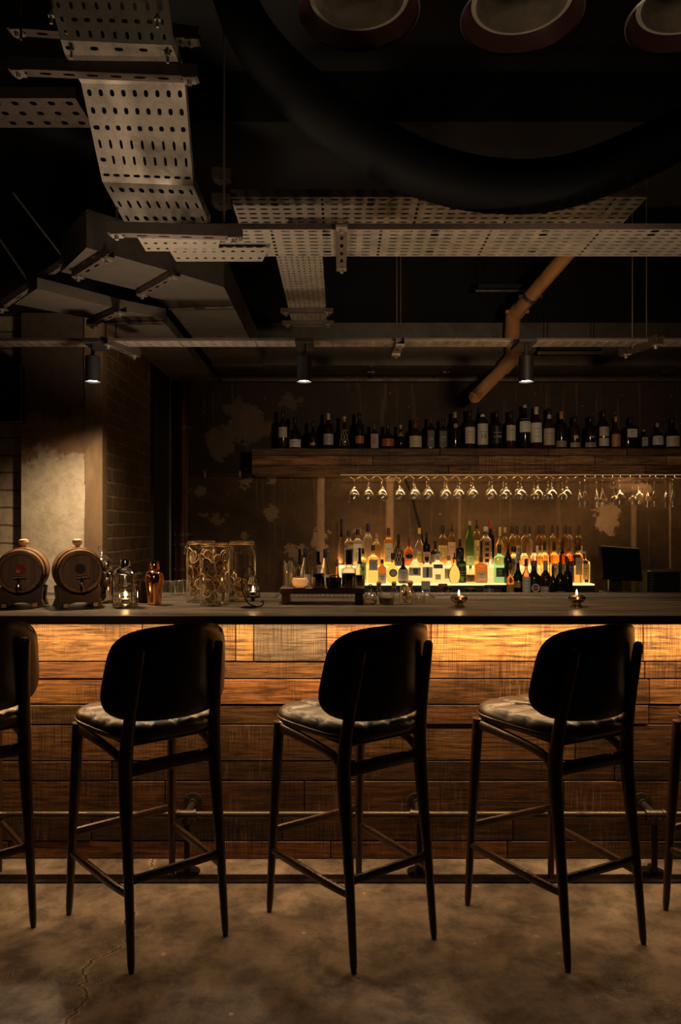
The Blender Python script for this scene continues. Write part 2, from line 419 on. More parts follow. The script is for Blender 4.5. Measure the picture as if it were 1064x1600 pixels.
M_pale = mat('pale_turned_wood', (.62, .40, .21), .4)
M_wax = mat('red_wax', (.42, .05, .025), .35)
M_burn = mat('branded_black_wood', (.022, .012, .008), .6)
M_white = mat('white_cap', (.7, .66, .6), .4)
M_screen = mat('dark_glass_screen', (.006, .007, .009), .16)
M_plastic = mat('black_plastic', (.010, .010, .010), .4)
M_greyplastic = mat('grey_plastic_edge', (.13, .12, .11), .5)
def emis(name, c, s):
    m = mat(name, (0, 0, 0), .5, emit=c, es=s); return m
M_lens = emis('lamp_lens', (1, .86, .66), 12)
M_flame = emis('candle_flame', (1, .62, .25), 14)
M_glow = emis('lit_acrylic_step', (1, .62, .23), .95)
M_glow2 = emis('lit_acrylic_panel', (1, .55, .17), .75)
M_tape = emis('led_tape', (1, .66, .28), .25)
M_waxglow = mat('lit_candle_wax', (.9, .75, .55), .5, emit=(1, .55, .2), es=.4)
def thin(name, tint=(.96, .96, .94), fres=1.0, base=.10):
    m = bpy.data.materials.new(name); m.use_nodes = True; t = m.node_tree; t.nodes.clear()
    o = t.nodes.new('ShaderNodeOutputMaterial'); mx = t.nodes.new('ShaderNodeMixShader')
    tp = t.nodes.new('ShaderNodeBsdfTransparent'); tp.inputs[0].default_value = (*tint, 1)
    gl = t.nodes.new('ShaderNodeBsdfGlossy'); gl.inputs['Roughness'].default_value = .08; gl.inputs[0].default_value = (1, .97, .93, 1)
    lw = t.nodes.new('ShaderNodeLayerWeight'); lw.inputs[0].default_value = .35
    mp = t.nodes.new('ShaderNodeMapRange'); mp.inputs[3].default_value = base; mp.inputs[4].default_value = fres
    t.links.new(lw.outputs['Facing'], mp.inputs[0]); t.links.new(mp.outputs[0], mx.inputs[0])
    t.links.new(tp.outputs[0], mx.inputs[1]); t.links.new(gl.outputs[0], mx.inputs[2]); t.links.new(mx.outputs[0], o.inputs[0])
    return m
M_glass = thin('clear_glass', (.97, .97, .95), .8, .05); M_glassw = thin('stemware_glass', (.95, .95, .93), .75, .06)
_gc = {}
def glass(c, rough=.06):
    k = ('g',)+tuple(c)
    if k not in _gc: _gc[k] = mat('bottle_glass', c, rough, trans=1, ior=1.28)
    return _gc[k]
def flat(c, rough=.45, metal=0):
    k = ('f', rough, metal)+tuple(c)
    if k not in _gc: _gc[k] = mat('printed_label', c, rough, metal)
    return _gc[k]
def darkglass(c):
    k = ('d',)+tuple(c)
    if k not in _gc: _gc[k] = mat('dark_bottle_glass', c, .12, spec=.7)
    return _gc[k]

# ------------------------------------------------------------------ the room
g = G(); g.box((.4, 2.6, -.05), (7.6, 7.0, .1)); struct(g.obj('floor', M_floor))
g = G(); g.box((.4, 4.6, .01), (6.4, 3.19, .02), bev=.004); struct(g.obj('trim_1', M_floor))       # low screed plinth under the bar
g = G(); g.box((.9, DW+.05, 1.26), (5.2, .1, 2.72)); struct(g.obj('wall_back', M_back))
g = G(); g.box((.9, DW+.05, 3.21), (5.2, .1, 1.18)); struct(g.obj('wall_back_upper', M_ceil))
g = G(); g.box((-1.34, 4.53, 1.26), (.1, .94, 2.72)); struct(g.obj('wall_left', M_brick))
g = G(); g.box((-2.13, 4.53, 3.21), (1.68, 1.04, 1.18)); struct(g.obj('wall_left_upper', M_ceil))
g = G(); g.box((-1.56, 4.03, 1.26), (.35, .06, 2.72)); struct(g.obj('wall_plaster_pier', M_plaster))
g = G()
zs = [(-.1)+i*.1 for i in range(28)]
for i in range(len(zs)-1):
    e0 = -1.385+random.uniform(-.004, .004); g.box(((e0-1.289)/2, 4.025, (zs[i]+zs[i+1])/2), (-1.289-e0, .08, .1005))
struct(g.obj('wall_pier_corner', M_strip))
g = G(); g.box((-2.35, 4.10, 1.26), (1.25, .06, 2.72)); struct(g.obj('wall_painted_block', M_block))
g = G(); g.box((-1.33, 5.31, 1.85), (.12, .62, 3.9)); struct(g.obj('wall_left_recess', M_black))
g = G(); g.box((.4, 2.6, 3.75), (7.6, 7.0, .1)); struct(g.obj('ceiling', M_ceil))
g = G(); g.box((.4, 4.1, 3.575), (7.0, .95, .25)); struct(g.obj('ceiling_beam', M_ceil))
g = G(); g.box((-1.262, 5.46, 1.4), (.012, .012, 2.55)); struct(g.obj('trim_2', M_steel))

# ------------------------------------------------------------------ bar front of reclaimed planks
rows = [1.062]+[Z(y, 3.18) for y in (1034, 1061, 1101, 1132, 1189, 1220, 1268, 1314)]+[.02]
tones = [(.58, .36, .16), (.46, .26, .11), (.40, .215, .09), (.20, .11, .05), (.22, .12, .056), (.12, .06, .028), (.20, .10, .043), (.11, .058, .028), (.25, .13, .055)]  # board tones; lower rows darkened further, the strip light's falloff put into colour
g = G()
def planks(g, z1, z0, x0, x1, y, tone, gray=None, lens=(.35, 1.2), th=.02):
    x = x0
    while x < x1:
        L = random.uniform(*lens); e = min(x+L, x1)
        if x1-e < .15: e = x1
        k = random.uniform(.5, 1.3); t = tuple(v*k*random.uniform(.92, 1.08) for v in tone)
        dy = random.uniform(-.004, .004)
        if gray and x < gray[1] and e > gray[0]:
            if x < gray[0]-.05: e = gray[0]
            else: e = gray[1]; t = (.20, .175, .15); dy = -.003
        g.box(((x+e)/2, y+th/2+dy, (z0+z1)/2), (e-x-.004, th, z1-z0-.005), col=t, bev=.002)
        x = e
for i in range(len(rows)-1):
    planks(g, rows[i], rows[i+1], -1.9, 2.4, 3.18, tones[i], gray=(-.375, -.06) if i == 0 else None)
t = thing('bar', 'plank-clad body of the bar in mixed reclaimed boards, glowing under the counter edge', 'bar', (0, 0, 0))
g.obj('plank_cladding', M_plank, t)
g = G(); g.box((.25, 3.26, .54), (4.3, .11, 1.03)); g.obj('carcass', M_black, t)
t = thing('bar_counter', 'long worn wooden counter top of the bar with dark front edge', 'counter', (0, 0, 0))
g = G()
for i, (y0, y1) in enumerate(((2.945, 3.13), (3.13, 3.30), (3.30, 3.48), (3.48, 3.66))):
    g.box((.25, (y0+y1)/2, 1.085), (4.4, y1-y0-.001, .03), bev=.002)
g.obj('counter_board', M_counter, t)
g = G(); g.box((.25, 2.939, 1.083), (4.4, .012, .034), bev=.002); g.obj('edge_strip', M_nosing, t)
g = G(); g.box((.25, 3.30, 1.066), (4.4, .68, .008)); g.obj('underside_board', M_nosing, t)
t = thing('led_strip', 'glowing warm light strip tucked under the front edge of the bar counter', 'light strip', (.25, 3.06, 1.0595))
g = G(); g.box((0, 0, 0), (4.3, .012, .004)); g.obj('diffuser', M_tape, t)
g = G(); g.box((0, -.009, 0), (4.3, .004, .008)); g.obj('channel', M_steel, t)
g = G(); g.box((.25, 3.79, 1.085), (4.4, .25, .02), bev=.003); g.box((.25, 3.915, 1.09), (4.4, .006, .035))
tag(g.obj('steel_ledge', M_steel), 'steel work ledge along the bartender side of the counter', 'ledge')
def barmat(px0, px1, lab):
    D = 3.78; x0, x1 = X(px0, D), X(px1, D); g = G()
    nx = max(4, int((x1-x0)/.022)); g.perf([(x0, 3.69, 1.104), (x1, 3.69, 1.104), (x1, 3.89, 1.104), (x0, 3.89, 1.104)], nx, 8, lambda i, j: (.3, .3))
    g.box(((x0+x1)/2, 3.685, 1.101), (x1-x0, .01, .012)); g.box(((x0+x1)/2, 3.895, 1.101), (x1-x0, .01, .012))
    g.box(((x0+x1)/2, 3.79, 1.097), (x1-x0, .2, .002))
    tag(g.obj('bar_mat', M_steel, thick=.002), lab, 'bar mat')
barmat(258, 432, 'perforated drip mat behind the citrus jars'); barmat(450, 560, 'perforated drip mat seen under the small wooden riser'); barmat(676, 1090, 'long perforated drip mat at the right end of the counter')

# foot rail
t = thing('foot_rail', 'worn iron pipe foot rail along the bottom of the bar', 'foot rail', (0, 0, 0))
g = G(); g.tube([(-1.9, 3.03, .27), (2.4, 3.03, .27)], .0145, 14); g.obj('pipe', M_rail, t, True)
for fx in (-1.60, -.633, .326, 1.294, 2.2):
    g = G(); g.tube([(fx, 3.172, .27), (fx, 3.155, .27)], .042, 24)
    for k in range(4):
        a = pi/4+k*pi/2; g.tube([(fx+.03*cos(a), 3.156, .27+.03*sin(a)), (fx+.03*cos(a), 3.149, .27+.03*sin(a))], .005, 8)
    fl = g.obj('flange', M_rail, t, True)
    g = G(); g.tube([(fx, 3.16, .27), (fx, 3.04, .27)], .0135, 12); g.tube([(fx, 3.158, .27), (fx, 3.14, .27)], .02, 14); g.obj('arm', M_rail, t, True)
    g = G(); g.tube([(fx-.04, 3.03, .27), (fx+.04, 3.03, .27)], .0195, 16); g.tube([(fx-.04, 3.03, .27), (fx-.028, 3.03, .27)], .022, 16); g.tube([(fx+.028, 3.03, .27), (fx+.04, 3.03, .27)], .022, 16)
    g.tube([(fx, 3.03, .27), (fx, 3.03, .235)], .0195, 14); g.obj('tee_joint', M_rail, t, True)
    g = G(); g.tube([(fx, 3.03, .25), (fx, 3.035, .03)], .0125, 12); g.obj('post', M_iron, t, True)
    g = G(); g.lathe([(.05, .0), (.05, .006), (.022, .012), (.018, .03)], 24, M=tr(fx, 3.055, .0205)); g.obj('base_flange', M_iron, t, True)

# ------------------------------------------------------------------ bar stools
def seg_d(p, a, b):
    ax, ay = a; bx, by = b; dx, dy = bx-ax, by-ay; t = max(0, min(1, ((p[0]-ax)*dx+(p[1]-ay)*dy)/(dx*dx+dy*dy)))
    return sqrt((p[0]-ax-t*dx)**2+(p[1]-ay-t*dy)**2)
def make_stool(label, loc, rz):
    t = thing('bar_stool', label, 'bar stool', loc, rz, 'leather bar stools in a row at the counter')
    # seat cushion
    nr, na = 34, 96; zt, zb = .792, .738
    def outl(a):
        c, s = sec(a, 3.6); y = .015+.235*s; hw = .212+.022*(y/.235); return hw*c, y
    btn = [(x*.085, .02+y*.085) for x in (-1, 0, 1) for y in (-1, 0, 1)]+[(x*.0425*1, .02+y*.0425) for x in (-1, 1) for y in (-1, 1)]
    creases = []
    for (bx, by) in btn[:9]:
        for (cx, cy) in btn[9:]:
            if abs(bx-cx) < .06 and abs(by-cy) < .06: creases.append(((bx, by), (cx, cy)))
    for s in (-1, 0, 1):
        creases += [((s*.085, .105), (s*.095, .24)), ((s*.085, -.065), (s*.09, -.21)), ((.085, .02+s*.085), (.22, .02+s*.1)), ((-.085, .02+s*.085), (-.22, .02+s*.1))]
    g = G(); vs = [(0, .015, 0)]; fs = []
    for i in range(1, nr+1):
        for j in range(na):
            ox, oy = outl(2*pi*j/na); r = sin(i/nr*pi/2)**.85 if i < nr else 1
            vs.append((ox*r, .015+(oy-.015)*r, r))
    P = []
    for (x, y, r) in vs:
        d = 1-max(0, (r-.80)/.20)**2.4 if r > .80 else 1
        h = zb+.022+(zt-zb-.022)*sqrt(max(d, 0))
        cr = 0
        for a_, b_ in creases:
            dd = seg_d((x, y), a_, b_)
            if dd < .02: cr = max(cr, exp(-(dd/.0075)**2)*.0105*(1 if r < .92 else .6))
        bt = sum(exp(-((x-bx)**2+(y-by)**2)/.017**2)*.014 for bx, by in btn)
        P.append((x, y, h-cr-bt+.004*(1-r)))
    for j in range(na): fs.append((0, 1+j, 1+(j+1) % na))
    for i in range(nr-1):
        for j in range(na):
            k = (j+1) % na; a0 = 1+i*na; b0 = a0+na; fs.append((a0+j, b0+j, b0+k, a0+k))
    base = 1+(nr-1)*na
    for (sc, zz) in ((1.0, zb+.012), (.985, zb), (.93, zb-.006)):
        st = len(P)
        for j in range(na):
            ox, oy = outl(2*pi*j/na); P.append((ox*sc, .015+(oy-.015)*sc, zz))
        for j in range(na):
            k = (j+1) % na; fs.append((base+j, st+j, st+k, base+k))
        base = st
    fs.append(tuple(range(base, base+na))[::-1])
    g.add(P, fs); seat = g.obj('seat', M_leather, t, True, sharp=80)
    for bx, by in btn:
        g = G(); g.lathe([(.007, 0), (.007, .002), (.004, .005), (.001, .0055)], 12, M=tr(bx, by, .7705)); g.obj('button', M_leather, seat, True)
    g = G(); g.tube([(outl(2*pi*j/64)[0], outl(2*pi*j/64)[1], zb+.015) for j in range(64)], .004, 6, closed=True); g.obj('piping', M_leather, seat, True)
    # backrest shell and pad
    def bp(s, tt, off):
        hw = .246-.034*tt; x = hw*s; y = -.238+1.9*x*x-.035*tt+off
        return (x, y, .800+.315*tt+.012*(1-abs(s))*tt)
    def disc(off0, off1, shrink, name, m, parent, pad):
        nr, na = 10, 64; g = G()
        def ring(r, off):
            out = []
            for j in range(na):
                c, s = sec(2*pi*j/na, 4.2); out.append(bp(c*r*shrink, .5+.5*s*r*shrink, off))
            return out
        vs = [bp(0, .5, off0)]; fs = []
        rs = [(i/nr, off0-(.012 if not pad else 0)*0) for i in range(1, nr+1)]
        for r, o in rs: vs += ring(r, o+(.006 if r == 1 else 0))
        rings = nr
        vs += ring(1.0, (off0+off1)/2) ; rings += 1
        for i in range(nr, 0, -1):
            r = i/nr; bulge = (1-r**4)*(.012 if pad else 0)
            vs += ring(r*(1 if i < nr else .995), off1+bulge-(.006 if i == nr else 0)); rings += 1
        vs.append(bp(0, .5, off1+(.012 if pad else 0)))
        for j in range(na): fs.append((0, 1+(j+1) % na, 1+j))
        for i in range(rings-1):
            for j in range(na):
                k = (j+1) % na; a0 = 1+i*na; b0 = a0+na; fs.append((a0+j, a0+k, b0+k, b0+j))
        last = 1+(rings-1)*na
        for j in range(na): fs.append((last+j, last+(j+1) % na, len(vs)-1))
        g.add(vs, fs); return g.obj(name, m, parent, True, sharp=60)
    b = disc(0, .014, 1.0, 'backrest', M_backply, t, False)
    disc(.0145, .034, .985, 'back_pad', M_leather, b, True)
    # legs
    for s in (-1, 1):
        pts = catmull([(s*.175, -.2475, 0), (s*.172, -.222, .25), (s*.169, -.190, .52), (s*.167, -.180, .66), (s*.160, -.196, .80), (s*.150, -.232, .96), (s*.146, -.252, 1.055)], 6)
        g = G(); R = lerpl([.0115, .016, .022, .0245, .021, .0185, .016], len(pts)); R[-1] = .009; R[0] = .009
        g.tube(pts, R, 14); g.obj('leg', M_walnut, t, True)
        pts = catmull([(s*.210, .2475, 0), (s*.203, .236, .25), (s*.196, .222, .5), (s*.190, .208, .725)], 6)
        g = G(); R = lerpl([.0115, .016, .019, .0205], len(pts)); R[0] = .009
        g.tube(pts, R, 14); g.obj('leg', M_walnut, t, True)
        # curved side rail under the seat
        pts = catmull([(s*.189, .205, .705), (s*.183, .10, .700), (s*.176, -.06, .688), (s*.170, -.14, .668), (s*.168, -.172, .62)], 5)
        g = G(); g.tube(pts, lerpl([.021, .019, .017, .018, .012], len(pts)), 10, flat=.62); g.obj('side_rail', M_walnut, t, True)
        pts = catmull([(s*.2055, .240, .237), (s*.198, .1, .239), (s*.186, -.1, .241), (s*.1735, -.215, .243)], 4)
        g = G(); g.tube(pts, lerpl([.014, .0165, .0165, .014], len(pts)), 10, flat=.7); g.obj('stretcher', M_walnut, t, True)
    g = G(); g.tube(catmull([(-.166, -.178, .635), (0, -.186, .64), (.166, -.178, .635)], 5), .024, 10, flat=.5); g.obj('back_rail', M_walnut, t, True)
    g = G(); g.tube([(-.190, .209, .695), (.190, .209, .695)], .022, 10, flat=.5); g.obj('front_rail', M_walnut, t, True)
    g = G(); g.tube([(-.172, -.216, .285), (.172, -.216, .285)], .0165, 10, flat=.6); g.obj('stretcher', M_walnut, t, True)
    g = G(); g.tube([(-.2015, .233, .31), (.2015, .233, .31)], .0165, 10, flat=.65); g.obj('stretcher', M_walnut, t, True)
    g = G(); g.box((0, -.17, .742), (.30, .045, .028), bev=.004); g.box((0, .0, .7295), (.34, .40, .016), bev=.003); g.obj('seat_board', M_walnut, t)
    for s in (-1, 1):
        g = G(); g.tube([(s*.153, -.222, .86), (s*.150, -.196, .86)], .008, 10); g.obj('back_bolt', M_iron, t, True)
    return t
stools = [('leather bar stool half out of the picture at the left edge', (-1.411, 2.74, 0), 42),
          ('leather bar stool in front of the first pipe flange from the left', (-.70, 2.70, 0), 38.8),
          ('middle leather bar stool of the row, below the lit bottles', (.045, 2.70, 0), 35),
          ('leather bar stool fourth from the left, tufted seat facing the right end of the bar', (.788, 2.706, 0), 26.9),
          ('leather bar stool mostly cut off by the right edge of the picture', (1.53, 2.66, 0), 25)]
s0 = None
for lab, loc, a in stools:
    if s0 is None: s0 = make_stool(lab, loc, radians(a))
    else: dup(s0, loc, radians(a), lab)

# ------------------------------------------------------------------ back bar, lit steps and shelf
g = G(); g.box((.95, 5.155, .475), (4.08, .90, .91), bev=.004)
for i in range(6): g.box((-.73+i*.68, 4.695, .5), (.65, .012, .78), bev=.004)
tag(g.obj('back_bar_cabinet', M_black), 'low black cabinet behind the bar carrying the bottles', 'cabinet')
XS0, XS1 = X(528, 5.25), X(920, 5.25)
def step(y0, y1, z0, z1, lab, bright):
    t = thing('lit_bottle_step', lab, 'display step', ((XS0+XS1)/2, (y0+y1)/2, z0), 0, 'glowing bottle steps')
    g = G(); w = XS1-XS0; g.box((0, 0, (z1-z0)/2-.006), (w, y1-y0-.01, z1-z0-.012)); g.obj('body', M_glow2 if bright else M_black, t)
    g = G(); g.box((0, 0, z1-z0-.005), (w, y1-y0, .010), bev=.002); g.obj('lit_top', M_glow, t)
step(5.13, 5.345, .932, 1.06, 'lower glowing step under the middle row of bottles', False)
step(5.35, 5.60, .932, 1.17, 'upper glowing step under the rear row of bottles', True)
t = thing('bottle_shelf', 'thick wall shelf clad in reclaimed boards, holding the upper row of bottles', 'shelf', (0, 0, 0))
g = G(); z0, z1 = 1.833, 2.026; x0, x1 = X(393, 5.3), 3.0
fz = [z1, Z(712, 5.3), Z(727, 5.3), z0]
for i, tn in enumerate(((.34, .19, .085), (.62, .35, .15), (.46, .25, .105))):
    planks(g, fz[i], fz[i+1], x0, x1, 5.3, tn, lens=(.5, 1.6))
g.obj('front_boards', M_shelfplank, t)
g = G(); g.box(((x0+x1)/2, 5.47, (z0+z1)/2), (x1-x0-.002, .29, z1-z0-.012), col=(.16, .10, .05)); g.obj('shelf_body', M_shelfplank, t)
t = thing('led_strip', 'thin warm light strip along the underside of the bottle shelf', 'light strip', (1.30, 5.330, 1.837))
g = G(); g.box((0, 0, 0), (2.6, .008, .005)); g.obj('diffuser', M_tape, t)
g = G(); g.box((0, .008, 0), (2.6, .004, .007)); g.obj('channel', M_steel, t)

# ------------------------------------------------------------------ bottles
PROF = {
 'wine':   [(.92, 0), (1, .02), (1, .56), (.93, .63), (.62, .70), (.36, .76), (.31, .80), (.30, .97), (.36, .975), (.36, 1)],
 'whisky': [(.93, 0), (1, .02), (1, .60), (.93, .66), (.62, .71), (.40, .755), (.36, .80), (.34, .97), (.34, 1)],
 'square': [(.96, 0), (1, .02), (1, .64), (.93, .675), (.60, .71), (.34, .74), (.30, .78), (.29, 1)],
 'squat':  [(.85, 0), (1, .05), (1, .42), (.86, .54), (.50, .62), (.30, .68), (.27, .75), (.26, 1)],
 'ball':   [(.55, 0), (.80, .06), (.97, .17), (1, .28), (.93, .40), (.66, .52), (.34, .60), (.26, .68), (.25, 1)],
 'tall':   [(.95, 0), (1, .02), (1, .52), (.88, .62), (.52, .74), (.34, .82), (.31, .88), (.30, 1)],
 'cone':   [(1, 0), (1, .08), (.92, .28), (.72, .48), (.46, .64), (.34, .74), (.30, .82), (.29, 1)]}
def prof_r(pr, z):
    for (r0, a), (r1, b) in zip(pr, pr[1:]):
        if a <= z <= b: return r0+(r1-r0)*((z-a)/(b-a) if b > a else 0)
    return pr[-1][0]
def text_mesh(txt, size, name, m, parent, loc, rz=0, rx=90):
    cu = bpy.data.curves.new('t', 'FONT'); cu.body = txt; cu.size = size; cu.align_x = 'CENTER'; cu.align_y = 'CENTER'; cu.extrude = .0003; cu.resolution_u = 2
    tmp = bpy.data.objects.new('t', cu); COL.objects.link(tmp)
    dg = bpy.context.evaluated_depsgraph_get(); me = bpy.data.meshes.new_from_object(tmp.evaluated_get(dg))
    bpy.data.objects.remove(tmp); me.name = name; me.materials.clear(); me.materials.append(m)
    o = bpy.data.objects.new(name, me); COL.objects.link(o); o.parent = parent; o.location = loc
    o.rotation_euler = (radians(rx), 0, rz); return o
def bottle(look, where, group, x, y, z, h, r, shape='whisky', body=None, cap=(.02, .02, .02), capz=.84, lab=None, lz=(.14, .48), lw=.62,
           neck=None, text=None, tcol=(.03, .02, .02), capkind='cap', extra=None, tsize=.35):
    t = thing('bottle', look+', '+where, 'bottle', (x, y, z), 0, group)
    pr = PROF[shape]; sq = 6 if shape == 'square' else 0; dy = .8 if sq else 1
    g = G(); top = .985 if capkind == 'cap' else .80
    pp = [(rr*r, zz*h) for rr, zz in pr if zz <= .80]+[(prof_r(pr, .8)*r, .8*h), (prof_r(pr, capz+.02)*r if capkind == 'cap' else prof_r(pr, .8)*r, (capz+.02)*h if capkind == 'cap' else .81*h)]
    g.lathe(pp, 20, sq=sq, dy=dy); g.obj('glass_body', body, t, True, sharp=50)
    g = G(); nr = prof_r(pr, .9)*r
    if capkind == 'cap':
        g.lathe([(nr*1.12, capz*h), (nr*1.16, (capz+.01)*h), (nr*1.16, .985*h), (nr*1.0, h)], 16); g.obj('cap', flat(cap, .35), t, True)
    elif capkind == 'pourer':
        g.lathe([(nr*1.15, .80*h), (nr*1.15, .85*h), (nr*.45, .87*h), (nr*.42, h)], 12); g.obj('pourer', flat(cap, .35), t, True)
    elif capkind == 'ball':
        g.lathe([(nr*.9, .78*h), (nr*1.0, .84*h)]+[(nr*1.5*sin(pi*k/8), .92*h-.07*h*cos(pi*k/8)) for k in range(1, 8)], 14); g.obj('stopper', flat(cap, .3, .3), t, True)
    elif capkind == 'wide':
        g.lathe([(nr*1.9, .80*h), (nr*2.0, .81*h), (nr*2.0, .92*h), (nr*1.8, .93*h)], 18); g.obj('cap', flat(cap, .35), t, True)
    if neck:
        g = G(); a = .70 if shape != 'cone' else .74; g.lathe([(prof_r(pr, zz)*r+.0006, zz*h) for zz in (a+.04, a+.08, min(.84, capz))], 16, cap=False); g.obj('neck_label', flat(neck, .4), t, True)
    def patch(z0_, z1_, frac, m, name, dr=.0009):
        g = G(); nA, nZ = 12, 4; vs = []; fs = []
        for k in range(nZ+1):
            zz = z0_+(z1_-z0_)*k/nZ; rr = prof_r(pr, zz)*r+dr
            for i in range(nA+1):
                a = -pi/2+(i/nA-.5)*pi*frac; cx, cy = sec(a, sq); vs.append((rr*cx, rr*cy*dy, zz*h))
        for k in range(nZ):
            for i in range(nA): q = k*(nA+1)+i; fs.append((q, q+1, q+nA+2, q+nA+1))
        g.add(vs, fs); return g.obj(name, m, t, True)
    if lab:
        p = patch(lz[0], lz[1], lw*1.25 if not sq else .42, flat(lab), 'label')
        if text:
            zz = (lz[0]+lz[1])/2
            for li, tx in enumerate(text):
                text_mesh(tx, r*tsize*(1.6/max(2, len(tx))*3), 'lettering', flat(tcol), p, (0, -r*dy-.0022, (zz+((len(text)-1)/2-li)*.10)*h))
        elif r > .018:
            # printed lines on the paper
            g = G(); dk = flat(tuple(v*.25 for v in lab) if max(lab) > .25 else (.55, .5, .42))
            for k, (fw, dz) in enumerate(((.55, .68), (.34, .5), (.42, .3))):
                zz = (lz[0]+(lz[1]-lz[0])*dz); rr = prof_r(pr, zz)*r+.0016
                vs = []; fs = []
                for i in range(7):
                    a = -pi/2+(i/6-.5)*pi*fw*(lw if not sq else .4)
                    cx, cy = sec(a, sq)
                    vs += [(rr*cx, rr*cy*dy, zz*h), (rr*cx, rr*cy*dy, zz*h+(.004 if k == 0 else .0022))]
                for i in range(6): q = i*2; fs.append((q, q+2, q+3, q+1))
                g.add(vs, fs)
            g.obj('print', dk, p)
    if extra: extra(t, r, h, patch, pr)
    return t
def roundel(col, ring, zc=.32, rad=.55, inner=None):
    def f(t, r, h, patch, pr):
        g = G(); g.tube([(0, -r*1.0-.0006, zc*h), (0, -r*1.0-.003, zc*h)], r*rad, 24); p = g.obj('round_label', flat(col), t)
        g = G(); g.tube([(0, -r-.003, zc*h), (0, -r-.0036, zc*h)], r*rad*.72, 24); g.obj('label_centre', flat(ring), p)
        if inner:
            text_mesh(inner, r*.30, 'lettering', flat((.75, .7, .6)), p, (0, -r-.0042, zc*h))
    return f
def netting(t, r, h, patch, pr):
    g = G()
    for s in (-1, 1):
        for k in (-1, 0, 1):
            pts = []
            for i in range(9):
                zz = .10+.48*i/8; a = -pi/2+s*(-.5+i/8)*1.0+k*.5; rr = prof_r(pr, zz)*r+.0015; pts.append((rr*cos(a), rr*sin(a), zz*h))
            g.tube(pts, .0011, 5)
    g.obj('netting', flat((.62, .5, .34)), t)
def oval(col, zc=.3, w=.5, hh=.3):
    def f(t, r, h, patch, pr):
        g = G(); n_ = 20; vs = []; rr = r+.001
        for i in range(n_):
            a = 2*pi*i/n_; an = -pi/2+cos(a)*w; vs.append((rr*cos(an), rr*sin(an), zc*h+sin(a)*hh*r))
        vs.append((0, -rr, zc*h)); g.add(vs, [(i, (i+1) % n_, n_) for i in range(n_)]); g.obj('oval_label', flat(col), t)
    return f
AMB = glass((.86, .52, .19)); PAMB = glass((.95, .76, .42)); CLR = glass((.93, .92, .88)); GRN = glass((.25, .72, .30)); YGR = glass((.72, .75, .30))
BRN = glass((.40, .15, .045)); RED = glass((.70, .27, .09)); AQ = glass((.25, .70, .62)); FROST = glass((.90, .90, .86), .45)
DK = darkglass((.012, .009, .008)); DKB = darkglass((.035, .014, .008)); DKG = darkglass((.014, .022, .010))
CREAM = (.62, .52, .38); WHT = (.72, .68, .60); BLK = (.015, .014, .014); GOLD = (.60, .38, .10); TAN = (.62, .36, .15); REDC = (.40, .04, .02); NAVY = (.03, .05, .16); ORG = (.55, .17, .04)

TIER = {'shelf': (5.415, 2.026, 'shelf bottles in the dark above the boards', 'on wall shelf'),
        'rear': (5.475, 1.17, 'bottles on the upper glowing step', 'rear lit row'),
        'mid': (5.235, 1.06, 'bottles on the lower glowing step', 'middle lit row'),
        'front': (4.93, .932, 'bottles on the low cabinet behind the counter', 'front row')}
def place(tier, items):
    D0, z, grp, where = TIER[tier]; items = sorted(items, key=lambda a: a[0]); prev = None; off = 0
    placed = []
    for i, (px, top, hw, look, kw) in enumerate(items):
        best = None
        for dd in (0, -.048, .048, -.07, .07, .024, -.024):
            if tier in ('shelf',) and abs(dd) > .03: continue
            if tier == 'rear' and dd > .05: continue
            D = D0+dd; r = hw*D/F; xx = X(px, D); pen = 0
            for (qx, qy, qr) in placed[-6:]:
                d = sqrt((qx-xx)**2+(qy-D)**2); pen += max(0, qr+r+.001-d)
            if best is None or pen < best[0]-1e-4: best = (pen, D, r, xx)
        pen, D, r, xx = best
        if pen > 0: r = max(r-pen*.8, r*.62)
        placed.append((xx, D, r))
        h = Z(top, D)-z
        bottle(look, ordn(i+1)+' from left, '+where, grp, xx, D, z+.0005, h, r, **kw)
d = lambda **k: k
